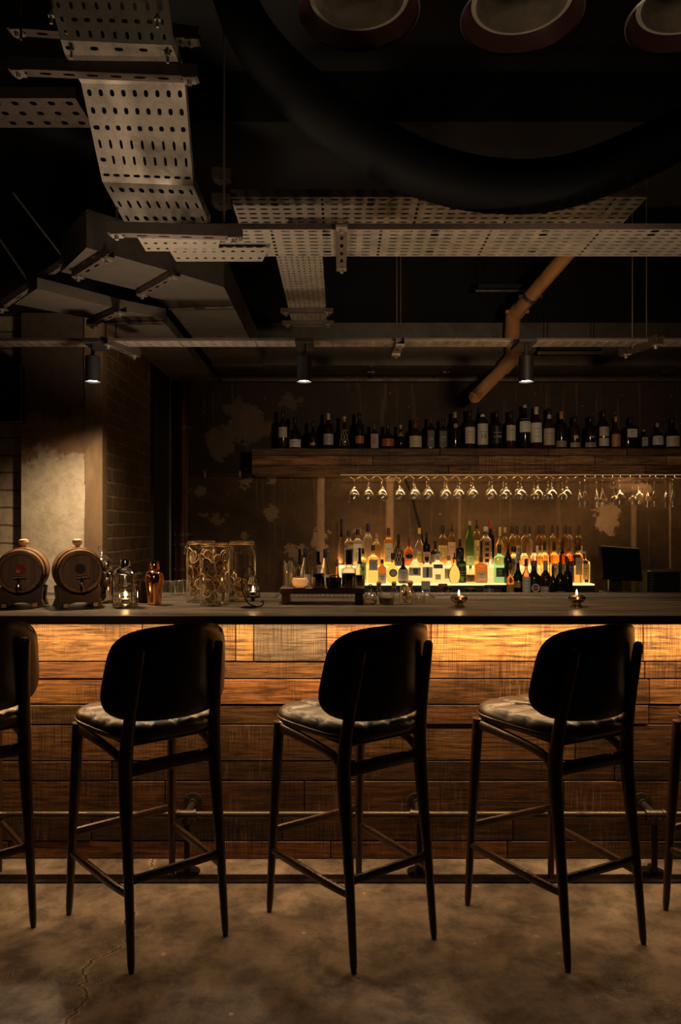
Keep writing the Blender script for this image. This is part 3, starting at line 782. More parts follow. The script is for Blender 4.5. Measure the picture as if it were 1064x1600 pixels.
place('shelf', [
 (442, 641, 7, 'amber whisky bottle, square cream label', d(body=DKB, lab=CREAM, lz=(.30, .56))),
 (461, 652, 9.5, 'squat cognac bottle, white label', d(shape='squat', body=DK, lab=WHT, lz=(.06, .30))),
 (489, 658, 8, 'dark squat bottle, small oval gold label', d(shape='squat', body=DK, extra=oval((.5, .3, .12), .18, .55, .3))),
 (513, 646, 8, 'dark wine bottle, tan cap', d(shape='wine', body=DK, cap=TAN, capz=.82, lab=(.42, .38, .32), lz=(.12, .42))),
 (538, 649, 9, 'round netted bottle, cork stopper', d(shape='ball', body=DK, cap=TAN, capkind='ball', extra=netting)),
 (562, 645, 7, 'dark bottle, orange and white label', d(body=DK, lab=(.45, .14, .04), lz=(.16, .36))),
 (585, 664, 7.5, 'flat flask, ornate silver-edged label', d(shape='square', body=DKB, lab=(.26, .24, .22), lz=(.05, .62), cap=(.1, .1, .09), extra=oval((.5, .17, .05), .35, .45, .9))),
 (606, 664, 10, 'broad dark bottle, orange label', d(shape='squat', body=DK, lab=(.40, .11, .03), lz=(.12, .42))),
 (626, 663, 7, 'dark bottle, gold stopper, tan badge', d(shape='ball', body=DK, cap=(.6, .42, .22), capkind='ball', lab=(.42, .32, .2), lz=(.52, .66), lw=.9)),
 (649, 654, 10, 'square bottle, red wax neck, cream label', d(shape='squat', body=DKB, cap=(.20, .03, .015), capz=.70, lab=(.62, .50, .32), lz=(.06, .42), text=["Maker's", 'Mark', 'WHISKY'], tsize=.3)),
 (673, 652, 7, 'dark bottle numbered 16', d(shape='square', body=DK, cap=(.15, .03, .02), lab=(.02, .018, .018), lz=(.06, .58), text=['16'], tcol=(.6, .5, .4), tsize=.36)),
 (692, 655, 7.5, 'square bottle, black label, white lettering', d(shape='square', body=DKB, lab=(.02, .02, .02), lz=(.08, .60), text=['JACK', "DANIEL'S"], tcol=(.5, .48, .44), tsize=.42)),
 (711, 644, 8, 'dark bottle, round gold medallions', d(shape='tall', body=DK, cap=(.4, .32, .2), extra=roundel((.45, .3, .14), (.12, .07, .03), .62, .42))),
 (734, 640, 8, 'dark bottle, torn-edged cream label', d(body=DKG, lab=CREAM, lz=(.14, .55))),
 (754, 634, 8.5, 'green bottle, tall cream label, white neck band', d(body=DKG, capkind='pourer', neck=WHT, lab=(.60, .55, .45), lz=(.10, .58), text=['LAPHROAIG', '10'], tsize=.5)),
 (776, 642, 8, 'black bottle, white printed name', d(shape='whisky', body=DK, lab=(.018, .018, .018), lz=(.14, .6), text=['LAPHROAIG', 'LORE'], tcol=(.55, .52, .46), tsize=.5)),
 (798, 642, 7.5, 'bottle with arched cream label', d(body=DKB, lab=CREAM, lz=(.22, .62))),
 (820, 633, 9, 'large bottle, high cream label, white cap', d(shape='whisky', body=DK, cap=(.42, .38, .32), capz=.93, lab=WHT, lz=(.38, .68))),
 (838, 636, 8.5, 'pale-capped bottle, tall white label', d(body=DKB, cap=(.62, .48, .30), capz=.82, lab=WHT, lz=(.16, .62), lw=.75)),
 (858, 638, 8.5, 'bottle with light collar and plain cream label', d(body=DKB, neck=(.5, .42, .3), lab=(.48, .40, .28), lz=(.10, .50), lw=.75)),
 (877, 643, 8, 'black bottle, copper cap', d(shape='whisky', body=DK, cap=(.42, .20, .08), capz=.80, lab=(.34, .24, .14), lz=(.06, .22), lw=.8)),
 (898, 650, 8, 'bottle with silver stag mark', d(shape='whisky', body=DKB, lab=(.40, .32, .24), lz=(.06, .2), extra=oval((.45, .38, .3), .36, .5, .35))),
 (922, 650, 9, 'dark bottle with winged silver mark', d(shape='whisky', body=DK, lab=(.30, .26, .22), lz=(.06, .2), extra=oval((.36, .32, .26), .36, .6, .16))),
 (943, 640, 8, 'tall black bottle, two stacked labels', d(shape='wine', body=DK, lab=(.46, .40, .30), lz=(.32, .56), extra=lambda t, r, h, patch, pr: patch(.08, .28, .8, flat((.52, .45, .34)), 'lower_label'))),
 (962, 651, 7, 'copper-printed bottle, gold cap', d(shape='squat', body=DKB, cap=(.5, .26, .1), lab=(.45, .20, .09), lz=(.08, .46))),
 (985, 652, 10, 'square dark bottle, wide white label', d(shape='square', body=DK, lab=(.64, .58, .48), lz=(.36, .62))),
 (1006, 672, 6, 'small dark bottle, grey label', d(shape='square', body=DK, cap=(.5, .46, .4), capz=.93, lab=(.34, .32, .29), lz=(.16, .62))),
 (1027, 661, 9, 'round-topped bottle, white brushed label', d(shape='squat', body=DK, cap=(.35, .3, .25), lab=(.62, .56, .46), lz=(.16, .50))),
 (1050, 652, 11, 'broad bottle, low cream label', d(shape='squat', body=DK, lab=CREAM, lz=(.08, .40)))])
rear = [
 (533.6, 811, 6, 'tall clear bottle, long black neck', d(shape='cone', body=CLR, cap=BLK, capz=.62)),
 (545, 829, 7, 'clear bottle, gold band', d(body=CLR, cap=(.06, .06, .05), lab=(.70, .6, .35), lz=(.50, .60), lw=1.4)),
 (559, 827, 8.5, 'square white-labelled gin bottle', d(shape='square', body=FROST, lab=(.80, .76, .66), lz=(.12, .6))),
 (575, 818, 7.5, 'frosted vodka bottle, black cap', d(shape='whisky', body=FROST, cap=(.03, .035, .05), capz=.80)),
 (588, 834, 6.5, 'orange-capped amber bottle', d(body=PAMB, cap=(.55, .22, .07), neck=(.8, .74, .62))),
 (607, 825, 8, 'square amber bottle, big cream label', d(shape='square', body=AMB, cap=(.10, .03, .02), capz=.80, lab=(.66, .58, .44), lz=(.10, .60))),
 (622.6, 835, 8, 'dark round bottle in diamond netting', d(shape='squat', body=DKB, capz=.80, extra=netting)),
 (639, 840, 7.5, 'cognac bottle, navy round label', d(shape='squat', body=RED, cap=(.16, .04, .02), capz=.80, extra=oval(NAVY, .34, .8, .55))),
 (655.3, 825, 7.5, 'clear bottle, yellow cap, yellow label', d(shape='squat', body=CLR, cap=(.75, .52, .14), capz=.84, lab=(.74, .52, .14), lz=(.08, .38))),
 (666.6, 832, 6, 'black bottle, pink-cream label', d(shape='wine', body=DK, lab=(.52, .32, .22), lz=(.14, .42))),
 (680, 845, 8.5, 'stout brown bottle, wide cream label', d(shape='squat', body=DKB, lab=(.56, .46, .34), lz=(.08, .46), lw=.9)),
 (691.8, 821, 7, 'pale amber bottle, black cap with tan top', d(body=PAMB, capz=.80, lab=(.78, .54, .22), lz=(.2, .5))),
 (705.8, 817, 6, 'slim bottle with tall pourer, peach label', d(shape='whisky', body=PAMB, capkind='pourer', lab=(.72, .44, .28), lz=(.18, .55))),
 (718.6, 842, 6.5, 'black bottle beside the green bottle', d(shape='wine', body=DK)),
 (734, 814, 7, 'tall slender bright green bottle', d(shape='tall', body=GRN, cap=(.30, .40, .22), capz=.9, lab=(.55, .72, .30), lz=(.04, .22), lw=.5)),
 (745, 812, 7, 'rum bottle with pourer, yellow label', d(shape='whisky', body=PAMB, capkind='pourer', lab=(.85, .66, .22), lz=(.10, .55), extra=oval((.48, .13, .05), .36, .3, .35))),
 (759, 823, 9, 'large clear bottle, black vertical characters', d(shape='whisky', body=CLR, cap=(.6, .56, .45), capz=.88,
      extra=lambda t, r, h, patch, pr: [patch(.10+.14*k, .19+.14*k, .2, flat(BLK), 'character') for k in range(4)])),
 (766.5, 812, 6, 'black bottle, red wax top', d(shape='wine', body=DK, cap=(.38, .04, .03), capz=.80)),
 (781, 823.5, 7, 'clear jar-necked bottle, gold cap', d(shape='squat', body=PAMB, cap=(.62, .44, .18), capz=.76)),
 (789, 824, 5.5, 'narrow gold-capped bottle', d(body=PAMB, cap=(.5, .33, .15), capz=.86))]
for i, px in enumerate((800.4, 808, 820.6, 827.5, 842, 848.5, 863.5, 871, 883.5, 890, 904)):
    rear.append((px, (821.5, 821.5, 820, 821.8, 821, 821, 821, 821.4, 820.6, 823, 821.3)[i], 5.8, ('pale', 'golden', 'amber', 'light', 'honey', 'clear', 'golden', 'amber', 'honey', 'pale', 'light')[i]+' spirit bottle, black cap, silver top',
        d(body=(PAMB, PAMB, PAMB, CLR, AMB, PAMB, PAMB, AMB, AMB, CLR, PAMB)[i], shape=('whisky', 'whisky', 'square', 'squat')[i % 4], capz=.80, cap=(.05, .03, .02), neck=(.5, .4, .26) if i % 3 == 0 else None,
          lab=(None, (.62, .5, .32), None)[i % 3], lz=(.2, .5))))
place('rear', rear)
mid = [
 (567, 857, 6, 'green-labelled bottle with black spot', d(shape='square', body=YGR, lab=(.34, .52, .16), lz=(.1, .6), extra=lambda t, r, h, patch, pr: patch(.36, .48, .12, flat(BLK), 'spot', .0016))),
 (583, 852, 8.5, 'square clear gin bottle, grey framed label', d(shape='square', body=PAMB, cap=(.05, .05, .06), capz=.86, lab=(.42, .40, .36), lz=(.34, .62))),
 (597, 874, 6.5, 'small brown bottle, white label', d(shape='whisky', body=BRN, cap=(.08, .04, .02), lab=(.66, .60, .50), lz=(.04, .40))),
 (613.6, 864, 10, 'round yellow-green bottle, black roundel', d(shape='ball', body=YGR, cap=(.03, .03, .03), capz=.78, neck=(.75, .7, .55), extra=roundel((.05, .05, .05), (.28, .27, .24), .34, .62))),
 (630, 871, 8, 'black bottle, silver shield label', d(shape='squat', body=DK, lab=(.66, .62, .54), lz=(.10, .55), lw=.8)),
 (648.5, 858, 10, 'squat clear bottle, navy square label', d(shape='squat', body=CLR, cap=(.55, .52, .5), lab=(.75, .70, .58), lz=(.22, .46), lw=.9, extra=lambda t, r, h, patch, pr: patch(.26, .44, .22, flat((.05, .06, .1)), 'navy_square', .0016))),
 (667, 870, 10, 'broad clear bottle, black upright label', d(shape='square', body=CLR, cap=(.03, .03, .03), lab=(.72, .68, .56), lz=(.22, .62), extra=lambda t, r, h, patch, pr: patch(.24, .62, .1, flat((.03, .03, .035)), 'black_stripe', .0016))),
 (683.5, 865, 9.5, 'clear squat bottle, blue label', d(shape='square', body=CLR, cap=(.8, .78, .72), lab=(.09, .13, .42), lz=(.50, .64), extra=lambda t, r, h, patch, pr: patch(.12, .3, .26, flat((.5, .46, .38)), 'lower_label'))),
 (701, 868, 6.5, 'pale bottle, cream label', d(body=CLR, lab=(.66, .56, .4), lz=(.16, .52), cap=(.5, .4, .25))),
 (710, 864, 9, 'low amber flask, long black pourer', d(shape='ball', body=PAMB, capkind='pourer')),
 (721, 862, 7.5, 'dark bottle with green leaf pattern', d(shape='whisky', body=DKG, lab=(.035, .05, .02), lz=(.04, .5), lw=.9, extra=lambda t, r, h, patch, pr: [patch(.08, .22, .2, flat((.16, .36, .07)), 'leaf_print', .0016), patch(.52, .62, .45, flat((.22, .42, .09)), 'leaf_band', .0016)])),
 (735, 884, 7, 'small bottle, brown picture label', d(shape='squat', body=PAMB, cap=(.62, .5, .2), lab=(.30, .16, .08), lz=(.1, .5))),
 (751.5, 869, 9.5, 'square brown liqueur bottle, slanted label', d(shape='square', body=BRN, cap=(.22, .08, .03), capz=.78, lab=(.62, .50, .36), lz=(.10, .42))),
 (767.5, 862, 4, 'narrow clear bottle, white top', d(shape='tall', body=CLR, cap=(.85, .8, .68))),
 (780.3, 851, 8.5, 'blue-green gin bottle, dark cap', d(shape='square', body=AQ, cap=(.03, .035, .04), capz=.78, lab=(.05, .07, .06), lz=(.16, .40))),
 (793.7, 848, 6, 'dark green wine bottle, red cap', d(shape='wine', body=DKG, cap=(.20, .03, .02), capz=.84)),
 (802.5, 850, 7, 'pale bottle with wide black cap, cream label', d(shape='square', body=PAMB, capkind='wide', lab=(.66, .52, .34), lz=(.2, .64))),
 (819, 848, 6.5, 'clear bottle, frosted cap', d(shape='whisky', body=CLR, cap=(.28, .16, .07), capz=.74)),
 (834.6, 849, 6.5, 'brown-capped clear bottle', d(shape='whisky', body=CLR, cap=(.24, .12, .05), capz=.76)),
 (843.5, 848, 5.5, 'golden bottle, dark cap', d(shape='square', body=PAMB, cap=(.12, .06, .03), capz=.82)),
 (850.8, 847, 6, 'golden bottle with thick black cap', d(shape='square', body=PAMB, capz=.80)),
 (865.5, 847, 7, 'amber bottle, black cap, silver edge', d(shape='square', body=AMB, capz=.80, lab=(.56, .44, .3), lz=(.1, .45))),
 (878, 846.6, 7, 'brown bottle, long black neck, shield label', d(shape='wine', body=BRN, capz=.70, lab=(.50, .40, .27), lz=(.08, .46))),
 (889, 848, 6.5, 'red-shouldered bottle, black printed label', d(shape='whisky', body=RED, cap=(.3, .18, .08), lab=(.10, .09, .07), lz=(.08, .55))),
 (903, 847, 7, 'amber bottle under broad black cap', d(shape='square', body=AMB, capkind='wide', cap=(.05, .015, .01), lab=(.6, .42, .26), lz=(.2, .62))),
 (913, 862, 7.5, 'square golden bottle with upright lettering', d(shape='square', body=PAMB, cap=(.7, .5, .2), capz=.93, lab=(.85, .56, .2), lz=(.1, .6)))]
place('mid', mid)
place('front', [
 (477, 857, 8, 'clear bottle, white necked label', d(shape='tall', body=FROST, lab=(.72, .68, .6), lz=(.30, .55))),
 (508, 858, 8, 'clear bottle, white label', d(shape='tall', body=FROST, lab=(.70, .66, .58), lz=(.30, .55))),
 (527, 874, 7, 'copper-red bottle behind the riser', d(shape='squat', body=RED, cap=(.3, .1, .04))),
 (797, 880, 6, 'small amber bottle, gold label', d(shape='whisky', body=BRN, cap=(.12, .06, .03), lab=(.48, .3, .12), lz=(.2, .5))),
 (809.5, 865, 9.5, 'black bottle, slanted gold label, clear stopper', d(shape='squat', body=DK, cap=(.5, .46, .42), capkind='ball', lab=(.44, .26, .10), lz=(.34, .46), lw=.7)),
 (822, 873, 6.5, 'red-amber bottle, white printed label', d(shape='whisky', body=RED, cap=(.1, .03, .02), lab=(.66, .6, .52), lz=(.3, .62))),
 (834, 876, 10.5, 'green vermouth bottle, round white label', d(shape='whisky', body=DKG, cap=(.12, .13, .11), capz=.86, extra=roundel((.55, .50, .42), (.16, .06, .04), .40, .62, 'MARTINI'))),
 (852.3, 876, 9.5, 'wine bottle, silver capsule, low cream label', d(shape='wine', body=DKB, cap=(.42, .38, .33), capz=.78, lab=(.50, .42, .32), lz=(.10, .42), lw=.9)),
 (864, 884, 5, 'slim dark bottle, pale label', d(shape='wine', body=DK, lab=(.44, .37, .29), lz=(.08, .34))),
 (875, 879, 8, 'black wine bottle, copper foot label', d(shape='wine', body=DK, lab=(.30, .12, .05), lz=(.14, .34))),
 (886.5, 873, 8, 'black wine bottle, unlabelled', d(shape='wine', body=DK))])
# carton and small back-bar things
t = thing('carton', 'slim white carton printed with a dark K, standing behind the counter', 'box', (X(668, 4.7), 4.80, .932))
g = G(); g.box((0, 0, .085), (.052, .05, .17), bev=.001); g.obj('box_body', flat((.42, .38, .32)), t)
g = G(); g.box((0, -.0255, .078), (.042, .001, .085)); pn = g.obj('front_panel', flat((.10, .095, .085)), t)
text_mesh('K', .07, 'lettering', flat((.6, .56, .48)), t, (0, -.027, .078))
for i, (px, hw, hh, c_, lab) in enumerate(((734, 9, .10, (.09, .06, .05), 'small dark tin behind the left tealight'), (764, 8, .12, (.16, .14, .12), 'grey canister below the brown liqueur bottle'), (700, 6, .11, (.10, .05, .03), 'small brown jar between carton and tealight'))):
    t = thing('canister', lab, 'canister', (X(px, 4.83), 4.83, .932)); r = hw*4.83/F
    g = G(); g.lathe([(r, 0), (r, hh), (r*.95, hh+.004)], 20); g.obj('can_body', flat(c_, .4), t, True)
    g = G(); g.lathe([(r*1.03, hh+.0045), (r*1.03, hh+.02), (r*.9, hh+.023)], 20); g.obj('lid', M_plastic, t, True)
t = thing('spray_bottle', 'small black spray bottle lying against the lit step', 'spray bottle', (X(691, 4.80), 4.83, .932))
g = G(); g.lathe([(.022, 0), (.024, .01), (.024, .10), (.011, .125)], 16); g.obj('bottle_body', flat((.02, .02, .02)), t, True)
g = G(); g.box((.008, 0, .142), (.06, .02, .022), bev=.004); g.tube([(-.005, 0, .12), (-.005, 0, .14)], .011, 10); g.obj('trigger_head', flat((.25, .05, .02)), t)
t = thing('card_reader', 'black card reader resting on the step below the blue-green gin bottle', 'card reader', (X(775, 5.05), 5.075, .932))
g = G(); g.box((0, 0, .055), (.09, .055, .11), bev=.008); g.box((.02, 0, .115), (.16, .06, .02), bev=.006); g.obj('case', M_plastic, t)
g = G(); g.box((-.05, -.032, .117), (.05, .003, .012)); g.obj('display', flat((.5, .36, .24)), t)

# till
t = thing('till_screen', 'black touch-screen till tilted back on its stand', 'till', (X(972, 5.05), 5.08, .99))
M = tr(0, 0, .215) @ rot('Y', 0) @ rot('X', -14) @ rot('Z', 16)
g = G(); g.box((0, 0, 0), (.325, .028, .235), bev=.008, M=M); g.obj('casing', M_plastic, t)
g = G(); g.box((0, -.0152, 0), (.295, .002, .20), M=M); g.obj('screen', M_screen, t)
g = G(); g.box((-.02, .05, .06), (.09, .05, .14), bev=.012); g.box((-.02, .03, .012), (.19, .17, .022), bev=.008); g.obj('stand', M_plastic, t)
t = thing('cash_drawer', 'black cash drawer with pale front edge under the till', 'cash drawer', (X(998, 5.0), 5.05, .932))
g = G(); g.box((0, 0, .028), (.50, .34, .054), bev=.004); g.obj('case', M_plastic, t)
g = G()
for (cx, cz, w, h) in ((0, .008, .40, .004), (0, .046, .40, .004), (-.2, .027, .004, .04), (.2, .027, .004, .04)): g.box((cx, -.172, cz), (w, .004, h))
g.obj('drawer_front', M_greyplastic, t)
t = thing('till_keyboard', 'low black keyboard lying in front of the till screen', 'keyboard', (X(1000, 4.85), 4.97, .9865))
g = G(); g.box((0, 0, .008), (.40, .12, .014), bev=.003); g.obj('case', M_plastic, t)
g = G()
for i in range(18):
    for j in range(4): g.box((-.185+i*.0218, -.042+j*.026, .018), (.017, .019, .006), bev=.0015)
g.obj('keys', M_plastic, t)
t = thing('receipt_printer', 'black receipt printer at the right edge beside the till', 'printer', (X(1042, 5.05), 5.2, .9865))
g = G(); g.box((.07, .0, .085), (.36, .2, .17), bev=.012); g.obj('case', M_plastic, t)
g = G()
for k in range(7): g.box((-.085, -.102, .03+k*.019), (.02, .004, .006))
g.obj('vents', M_greyplastic, t)
g = G(); g.box((.115, -.102, .09), (.006, .004, .13)); g.obj('edge_light_strip', M_greyplastic, t)
t = thing('card_terminal', 'small black card terminal leaning behind the right tealight', 'card terminal', (X(912, 4.9), 4.97, .932))
g = G(); g.box((0, 0, .05), (.20, .10, .03), bev=.008, M=rot('X', 18) @ rot('Z', 8)); g.obj('case', M_plastic, t)
g = G(); g.box((.01, -.04, .067), (.15, .03, .002), M=rot('X', 18) @ rot('Z', 8)); g.obj('edge', M_greyplastic, t)

# cable on wall
g = G(); pts = catmull([(X(632, 5.6), 5.6, 1.83), (X(640, 5.6), 5.6, Z(765, 5.6)), (X(650, 5.6), 5.6, Z(800, 5.6)), (X(661, 5.6), 5.6, Z(850, 5.6)), (X(664, 5.6), 5.605, 1.0)], 5)
g.tube(pts, .0075, 8); tag(g.obj('power_cable', M_iron, smooth=True), 'black cable running down the wall behind the lit bottles', 'cable')

# ------------------------------------------------------------------ hanging glasses
t = thing('glass_rack', 'slim metal glass rack under the bottle shelf', 'glass rack', (0, 0, 0))
ZR = 1.812
coupes = [554, 576, 598, 625.5, 648.5, 670, 697.5, 718, 739.5, 768.5, 791, 814, 840.3, 862.3, 885]
for i, px in enumerate(coupes):
    x = X(px, 5.45)
    for s in (-1, 1):
        g = G(); g.tube([(x+s*.048, 5.32, 1.828), (x+s*.016, 5.335, ZR-.005), (x+s*.016, 5.585, ZR-.005)], .0028, 6); g.obj('rail', M_brass, t, True)
for px in (914, 941, 968, 998, 1022, 1051):
    x = X(px, 5.45)
    for s in (-1, 1):
        g = G(); g.tube([(x+s*.036, 5.34, 1.832), (x+s*.036, 5.34, ZR), (x+s*.014, 5.34, ZR), (x+s*.014, 5.585, ZR)], .0022, 6); g.obj('rail', M_strut, t, True)
GP = {'coupe': [(.030, 0), (.029, -.003), (.006, -.006), (.0042, -.02), (.0042, -.055), (.010, -.068), (.030, -.085), (.041, -.105), (.0445, -.125), (.043, -.150)],
      'flute': [(.030, 0), (.029, -.003), (.006, -.006), (.0040, -.02), (.0040, -.085), (.010, -.10), (.019, -.13), (.0235, -.165), (.022, -.205)],
      'wine': [(.034, 0), (.033, -.003), (.006, -.006), (.0042, -.02), (.0042, -.08), (.014, -.095), (.034, -.115), (.043, -.145), (.040, -.19)]}
proto = {}
def hang(kind, x, y, label, group):
    if kind not in proto:
        t = thing('stem_glass', label, 'glass', (x, y, ZR), 0, group)
        pr = GP[kind]; g = G(); g.lathe(pr[5:], 24, cap=False); g.obj('bowl', M_glassw, t, True, sharp=80)
        g = G(); g.lathe(pr[:6], 20); g.obj('stem_and_foot', M_glassw, t, True, sharp=50)
        proto[kind] = t
    else: dup(proto[kind], (x, y, ZR), 0, label, group)
for i, px in enumerate(coupes):
    for k, D in enumerate((5.39, 5.51)):
        hang('coupe', X(px, 5.39)+ (0 if i < 8 else .004*k), D, 'rounded glass hanging upside down, %s from left, %s row of rack' % (ordn(i+1), ('near', 'far')[k]), 'rounded glasses hanging from the rack')
for i, (px, kind) in enumerate(((914, 'flute'), (941, 'flute'), (968, 'wine'), (998, 'wine'), (1022, 'flute'), (1051, 'flute'))):
    for k, D in enumerate((5.39, 5.51)):
        nm = {'flute': 'narrow flute', 'wine': 'tall wine glass'}[kind]
        hang(kind, X(px, 5.39), D, '%s hanging upside down, %s column of the right-hand rack, %s row' % (nm, ordn(i+1), ('near', 'far')[k]), 'tall glasses hanging at the right')

# ------------------------------------------------------------------ things on the counter
CT = 1.1005
def base_D(py): return F*(EYE-CT)/(py-HOR)
# barrels
def barrel(label, px, D, yaw, seal):
    x = X(px, D); zc = 1.2585; R0, R1, L = .090, .106, .215
    t = thing('barrel', label, 'barrel', (x, D, zc), radians(yaw))
    A = rot('X', 90)  # lathe z -> -y ; front is -y
    g = G(); pr = []
    for i in range(13):
        u = i/12; rr = R0+(R1-R0)*sin(pi*u); pr.append((rr, (u-.5)*L))
    g.lathe(pr+[(R0-.012, L/2), (R0-.014, L/2-.014)], 40, M=A, cap=False); g.lathe([(R0-.012, -L/2), (R0, -L/2)], 40, M=A, cap=False); g.obj('staves', M_oak, t, True)
    g = G(); g.lathe([(R0-.013, L/2-.016), (.001, L/2-.016)], 36, M=A, cap=False); hd = g.obj('head', M_oakhead, t)
    g = G(); g.lathe([(.001, -L/2+.01), (R0-.01, -L/2+.01)], 36, M=A, cap=False); g.obj('head', M_oakhead, t)
    g = G(); g.lathe([(R0-.013, L/2-.013), (R0-.013, L/2+.001), (R0+.0005, L/2+.001), (R0+.001, L/2-.006)], 40, M=A, cap=False); g.obj('chime_rim', M_oak, t, True)
    for u in (.05, .24, .76, .95):
        rr = R0+(R1-R0)*sin(pi*u)+.0018; rn = R0+(R1-R0)*sin(pi*(u+.05))+.0018; g = G(); g.lathe([(rr, (u-.5)*L-.008), (rr, (u-.5)*L+.008)], 40, M=A, cap=False)
        g.obj('hoop', M_iron, t, True, thick=.002)
    y = -(L/2-.014)
    g = G()
    if seal == 'wax':
        g.lathe([(.022, 0), (.022, .004), (.018, .006), (.010, .004)], 24, M=tr(0, y, .012) @ A); g.obj('wax_seal', M_wax, hd, True)
    else:
        g.lathe([(.022, 0), (.022, .002)], 24, M=tr(0, y, .012) @ A); g.obj('branded_mark', M_burn, hd)
    g = G(); zt = -.052
    g.tube([(0, y, zt), (0, y-.045, zt), (0, y-.055, zt-.012), (0, y-.055, zt-.03)], [.007, .008, .010, .009], 12)
    g.tube([(0, y-.035, zt), (0, y-.035, zt+.028)], .005, 10); g.tube([(-.022, y-.035, zt+.03), (.03, y-.035, zt+.033)], [.005, .003], 8)
    g.obj('tap', M_chrome, t, True)
    g = G(); g.lathe([(.010, 0), (.010, .010), (.018, .014), (.023, .024), (.021, .034), (.008, .040)], 20, M=tr(0, 0, R1-.003)); g.obj('bung', M_pale, t, True)
    # stand
    s = thing('barrel_stand', 'dark wooden cradle under the '+('wax-sealed barrel' if seal == 'wax' else 'barrel with black mark'), 'barrel stand', (x, D, CT), radians(yaw))
    for yy, nm in ((-.062, 'front_board'), (.062, 'rear_board')):
        g = G(); top = []; n_ = 12
        for i in range(n_+1):
            a = -pi/2+(i/n_-.5)*1.75; top.append((.1035*cos(a), .158+.1035*sin(a)))
        top = [(px_, pz_) for px_, pz_ in top]
        poly = [(-.098, 0), (-.062, 0)]+[(-.062+.124*k/8, .022*sin(pi*k/8)**.6 if 0 < k < 8 else 0) for k in range(1, 8)]+[(.062, 0), (.098, 0), (.086, .034), (.092, .088)]+top[::-1]+[(-.092, .088), (-.086, .034)]
        g.prism(poly, -.016, .016, M=tr(0, yy, 0) @ rot('X', 90)); g.obj(nm, M_oakd, s)
    for sx_ in (-.062, .062):
        g = G(); g.box((sx_, 0, .013), (.022, .215, .020), bev=.002); g.obj('runner', M_oakd, s)
        g = G(); g.box((sx_, -.1085, .013), (.018, .003, .016)); g.obj('pale_peg', M_pale, s)
barrel('small oak barrel with red wax seal at the left end of the counter', 37, 3.30, 14, 'wax')
barrel('small oak barrel with black round mark, beside the plastered pier', 121, 3.31, 27, 'mark')

def lathe_thing(name, label, cat, px, D, parts, group=None, z=CT):
    t = thing(name, label, cat, (X(px, D), D, z), 0, group)
    for nm, pr, m, cap_ in parts:
        g = G(); g.lathe(pr, 28, cap=cap_); g.obj(nm, m, t, True, sharp=45)
    return t
k = 3.50/F
lathe_thing('apothecary_jar', 'clear lidded glass jar with knob behind the barrel with black mark', 'jar', 159, 3.56, [
 ('jar_body', [(.045, .0), (.050, .01), (.050, .16), (.044, .175), (.043, .185)], M_glass, False), ('lid', [(.052, .186), (.052, .19), (.044, .20), (.028, .212), (.012, .222), (.010, .23), (.018, .238), (.022, .25), (.016, .262), (.003, .266)], M_glass, False)])
lathe_thing('cocktail_shaker', 'polished steel cocktail shaker between the glass jar and the candle lantern', 'shaker', 167, 3.44, [
 ('tin', [(.027, 0), (.030, .004), (.034, .06), (.034, .115), (.026, .142), (.020, .148)], M_chrome, True), ('strainer_cap', [(.020, .149), (.021, .155), (.0195, .185), (.017, .195), (.006, .198)], M_chrome, True)])
lathe_thing('cocktail_shaker', 'polished copper cocktail shaker', 'shaker', 241.5, 3.36, [
 ('tin', [(.026, 0), (.030, .003), (.034, .05), (.040, .10), (.041, .128), (.036, .145), (.022, .158)], M_copper, True), ('strainer_cap', [(.0215, .159), (.0225, .162), (.021, .188), (.017, .198), (.006, .200)], M_copper, True)])
lathe_thing('steel_cup', 'dark steel mixing cup between the lantern and the copper shaker', 'cup', 221, 3.46, [
 ('cup_body', [(.032, 0), (.033, .003), (.036, .10)], M_iron, True), ('rim', [(.037, .1005), (.037, .108), (.034, .108), (.034, .1005)], M_chrome, False)])
# glass lantern with candle
D = 3.255
t = thing('candle_lantern', 'cylindrical glass candle lantern in a chrome wire frame', 'lantern', (X(196, D), D, CT))
g = G(); g.lathe([(.054, 0), (.056, .003), (.056, .010), (.050, .014)], 32); g.obj('base', M_chrome, t, True)
g = G(); g.lathe([(.046, .015), (.046, .145), (.040, .160)], 32, cap=False); g.obj('glass_cylinder', M_glass, t, True)
g = G(); g.lathe([(.050, .148), (.051, .152), (.042, .166), (.024, .176), (.021, .180), (.022, .205), (.019, .212), (.005, .214)], 32, cap=False); g.obj('chrome_top', M_chrome, t, True)
for zz in (.05, .098, .146):
    g = G(); g.tube([(.053*cos(2*pi*i/32), .053*sin(2*pi*i/32), zz) for i in range(32)], .0018, 6, closed=True); g.obj('wire_ring', M_chrome, t, True)
for i in range(6):
    a = 2*pi*i/6+.3; g = G(); g.tube([(.053*cos(a), .053*sin(a), .008), (.053*cos(a), .053*sin(a), .150)], .0018, 6); g.obj('wire_upright', M_chrome, t, True)
g = G(); g.tube([(.05, 0, .150), (.066, 0, .156), (.072, 0, .149), (.066, 0, .143)], .003, 6); g.obj('handle_loop', M_chrome, t, True)
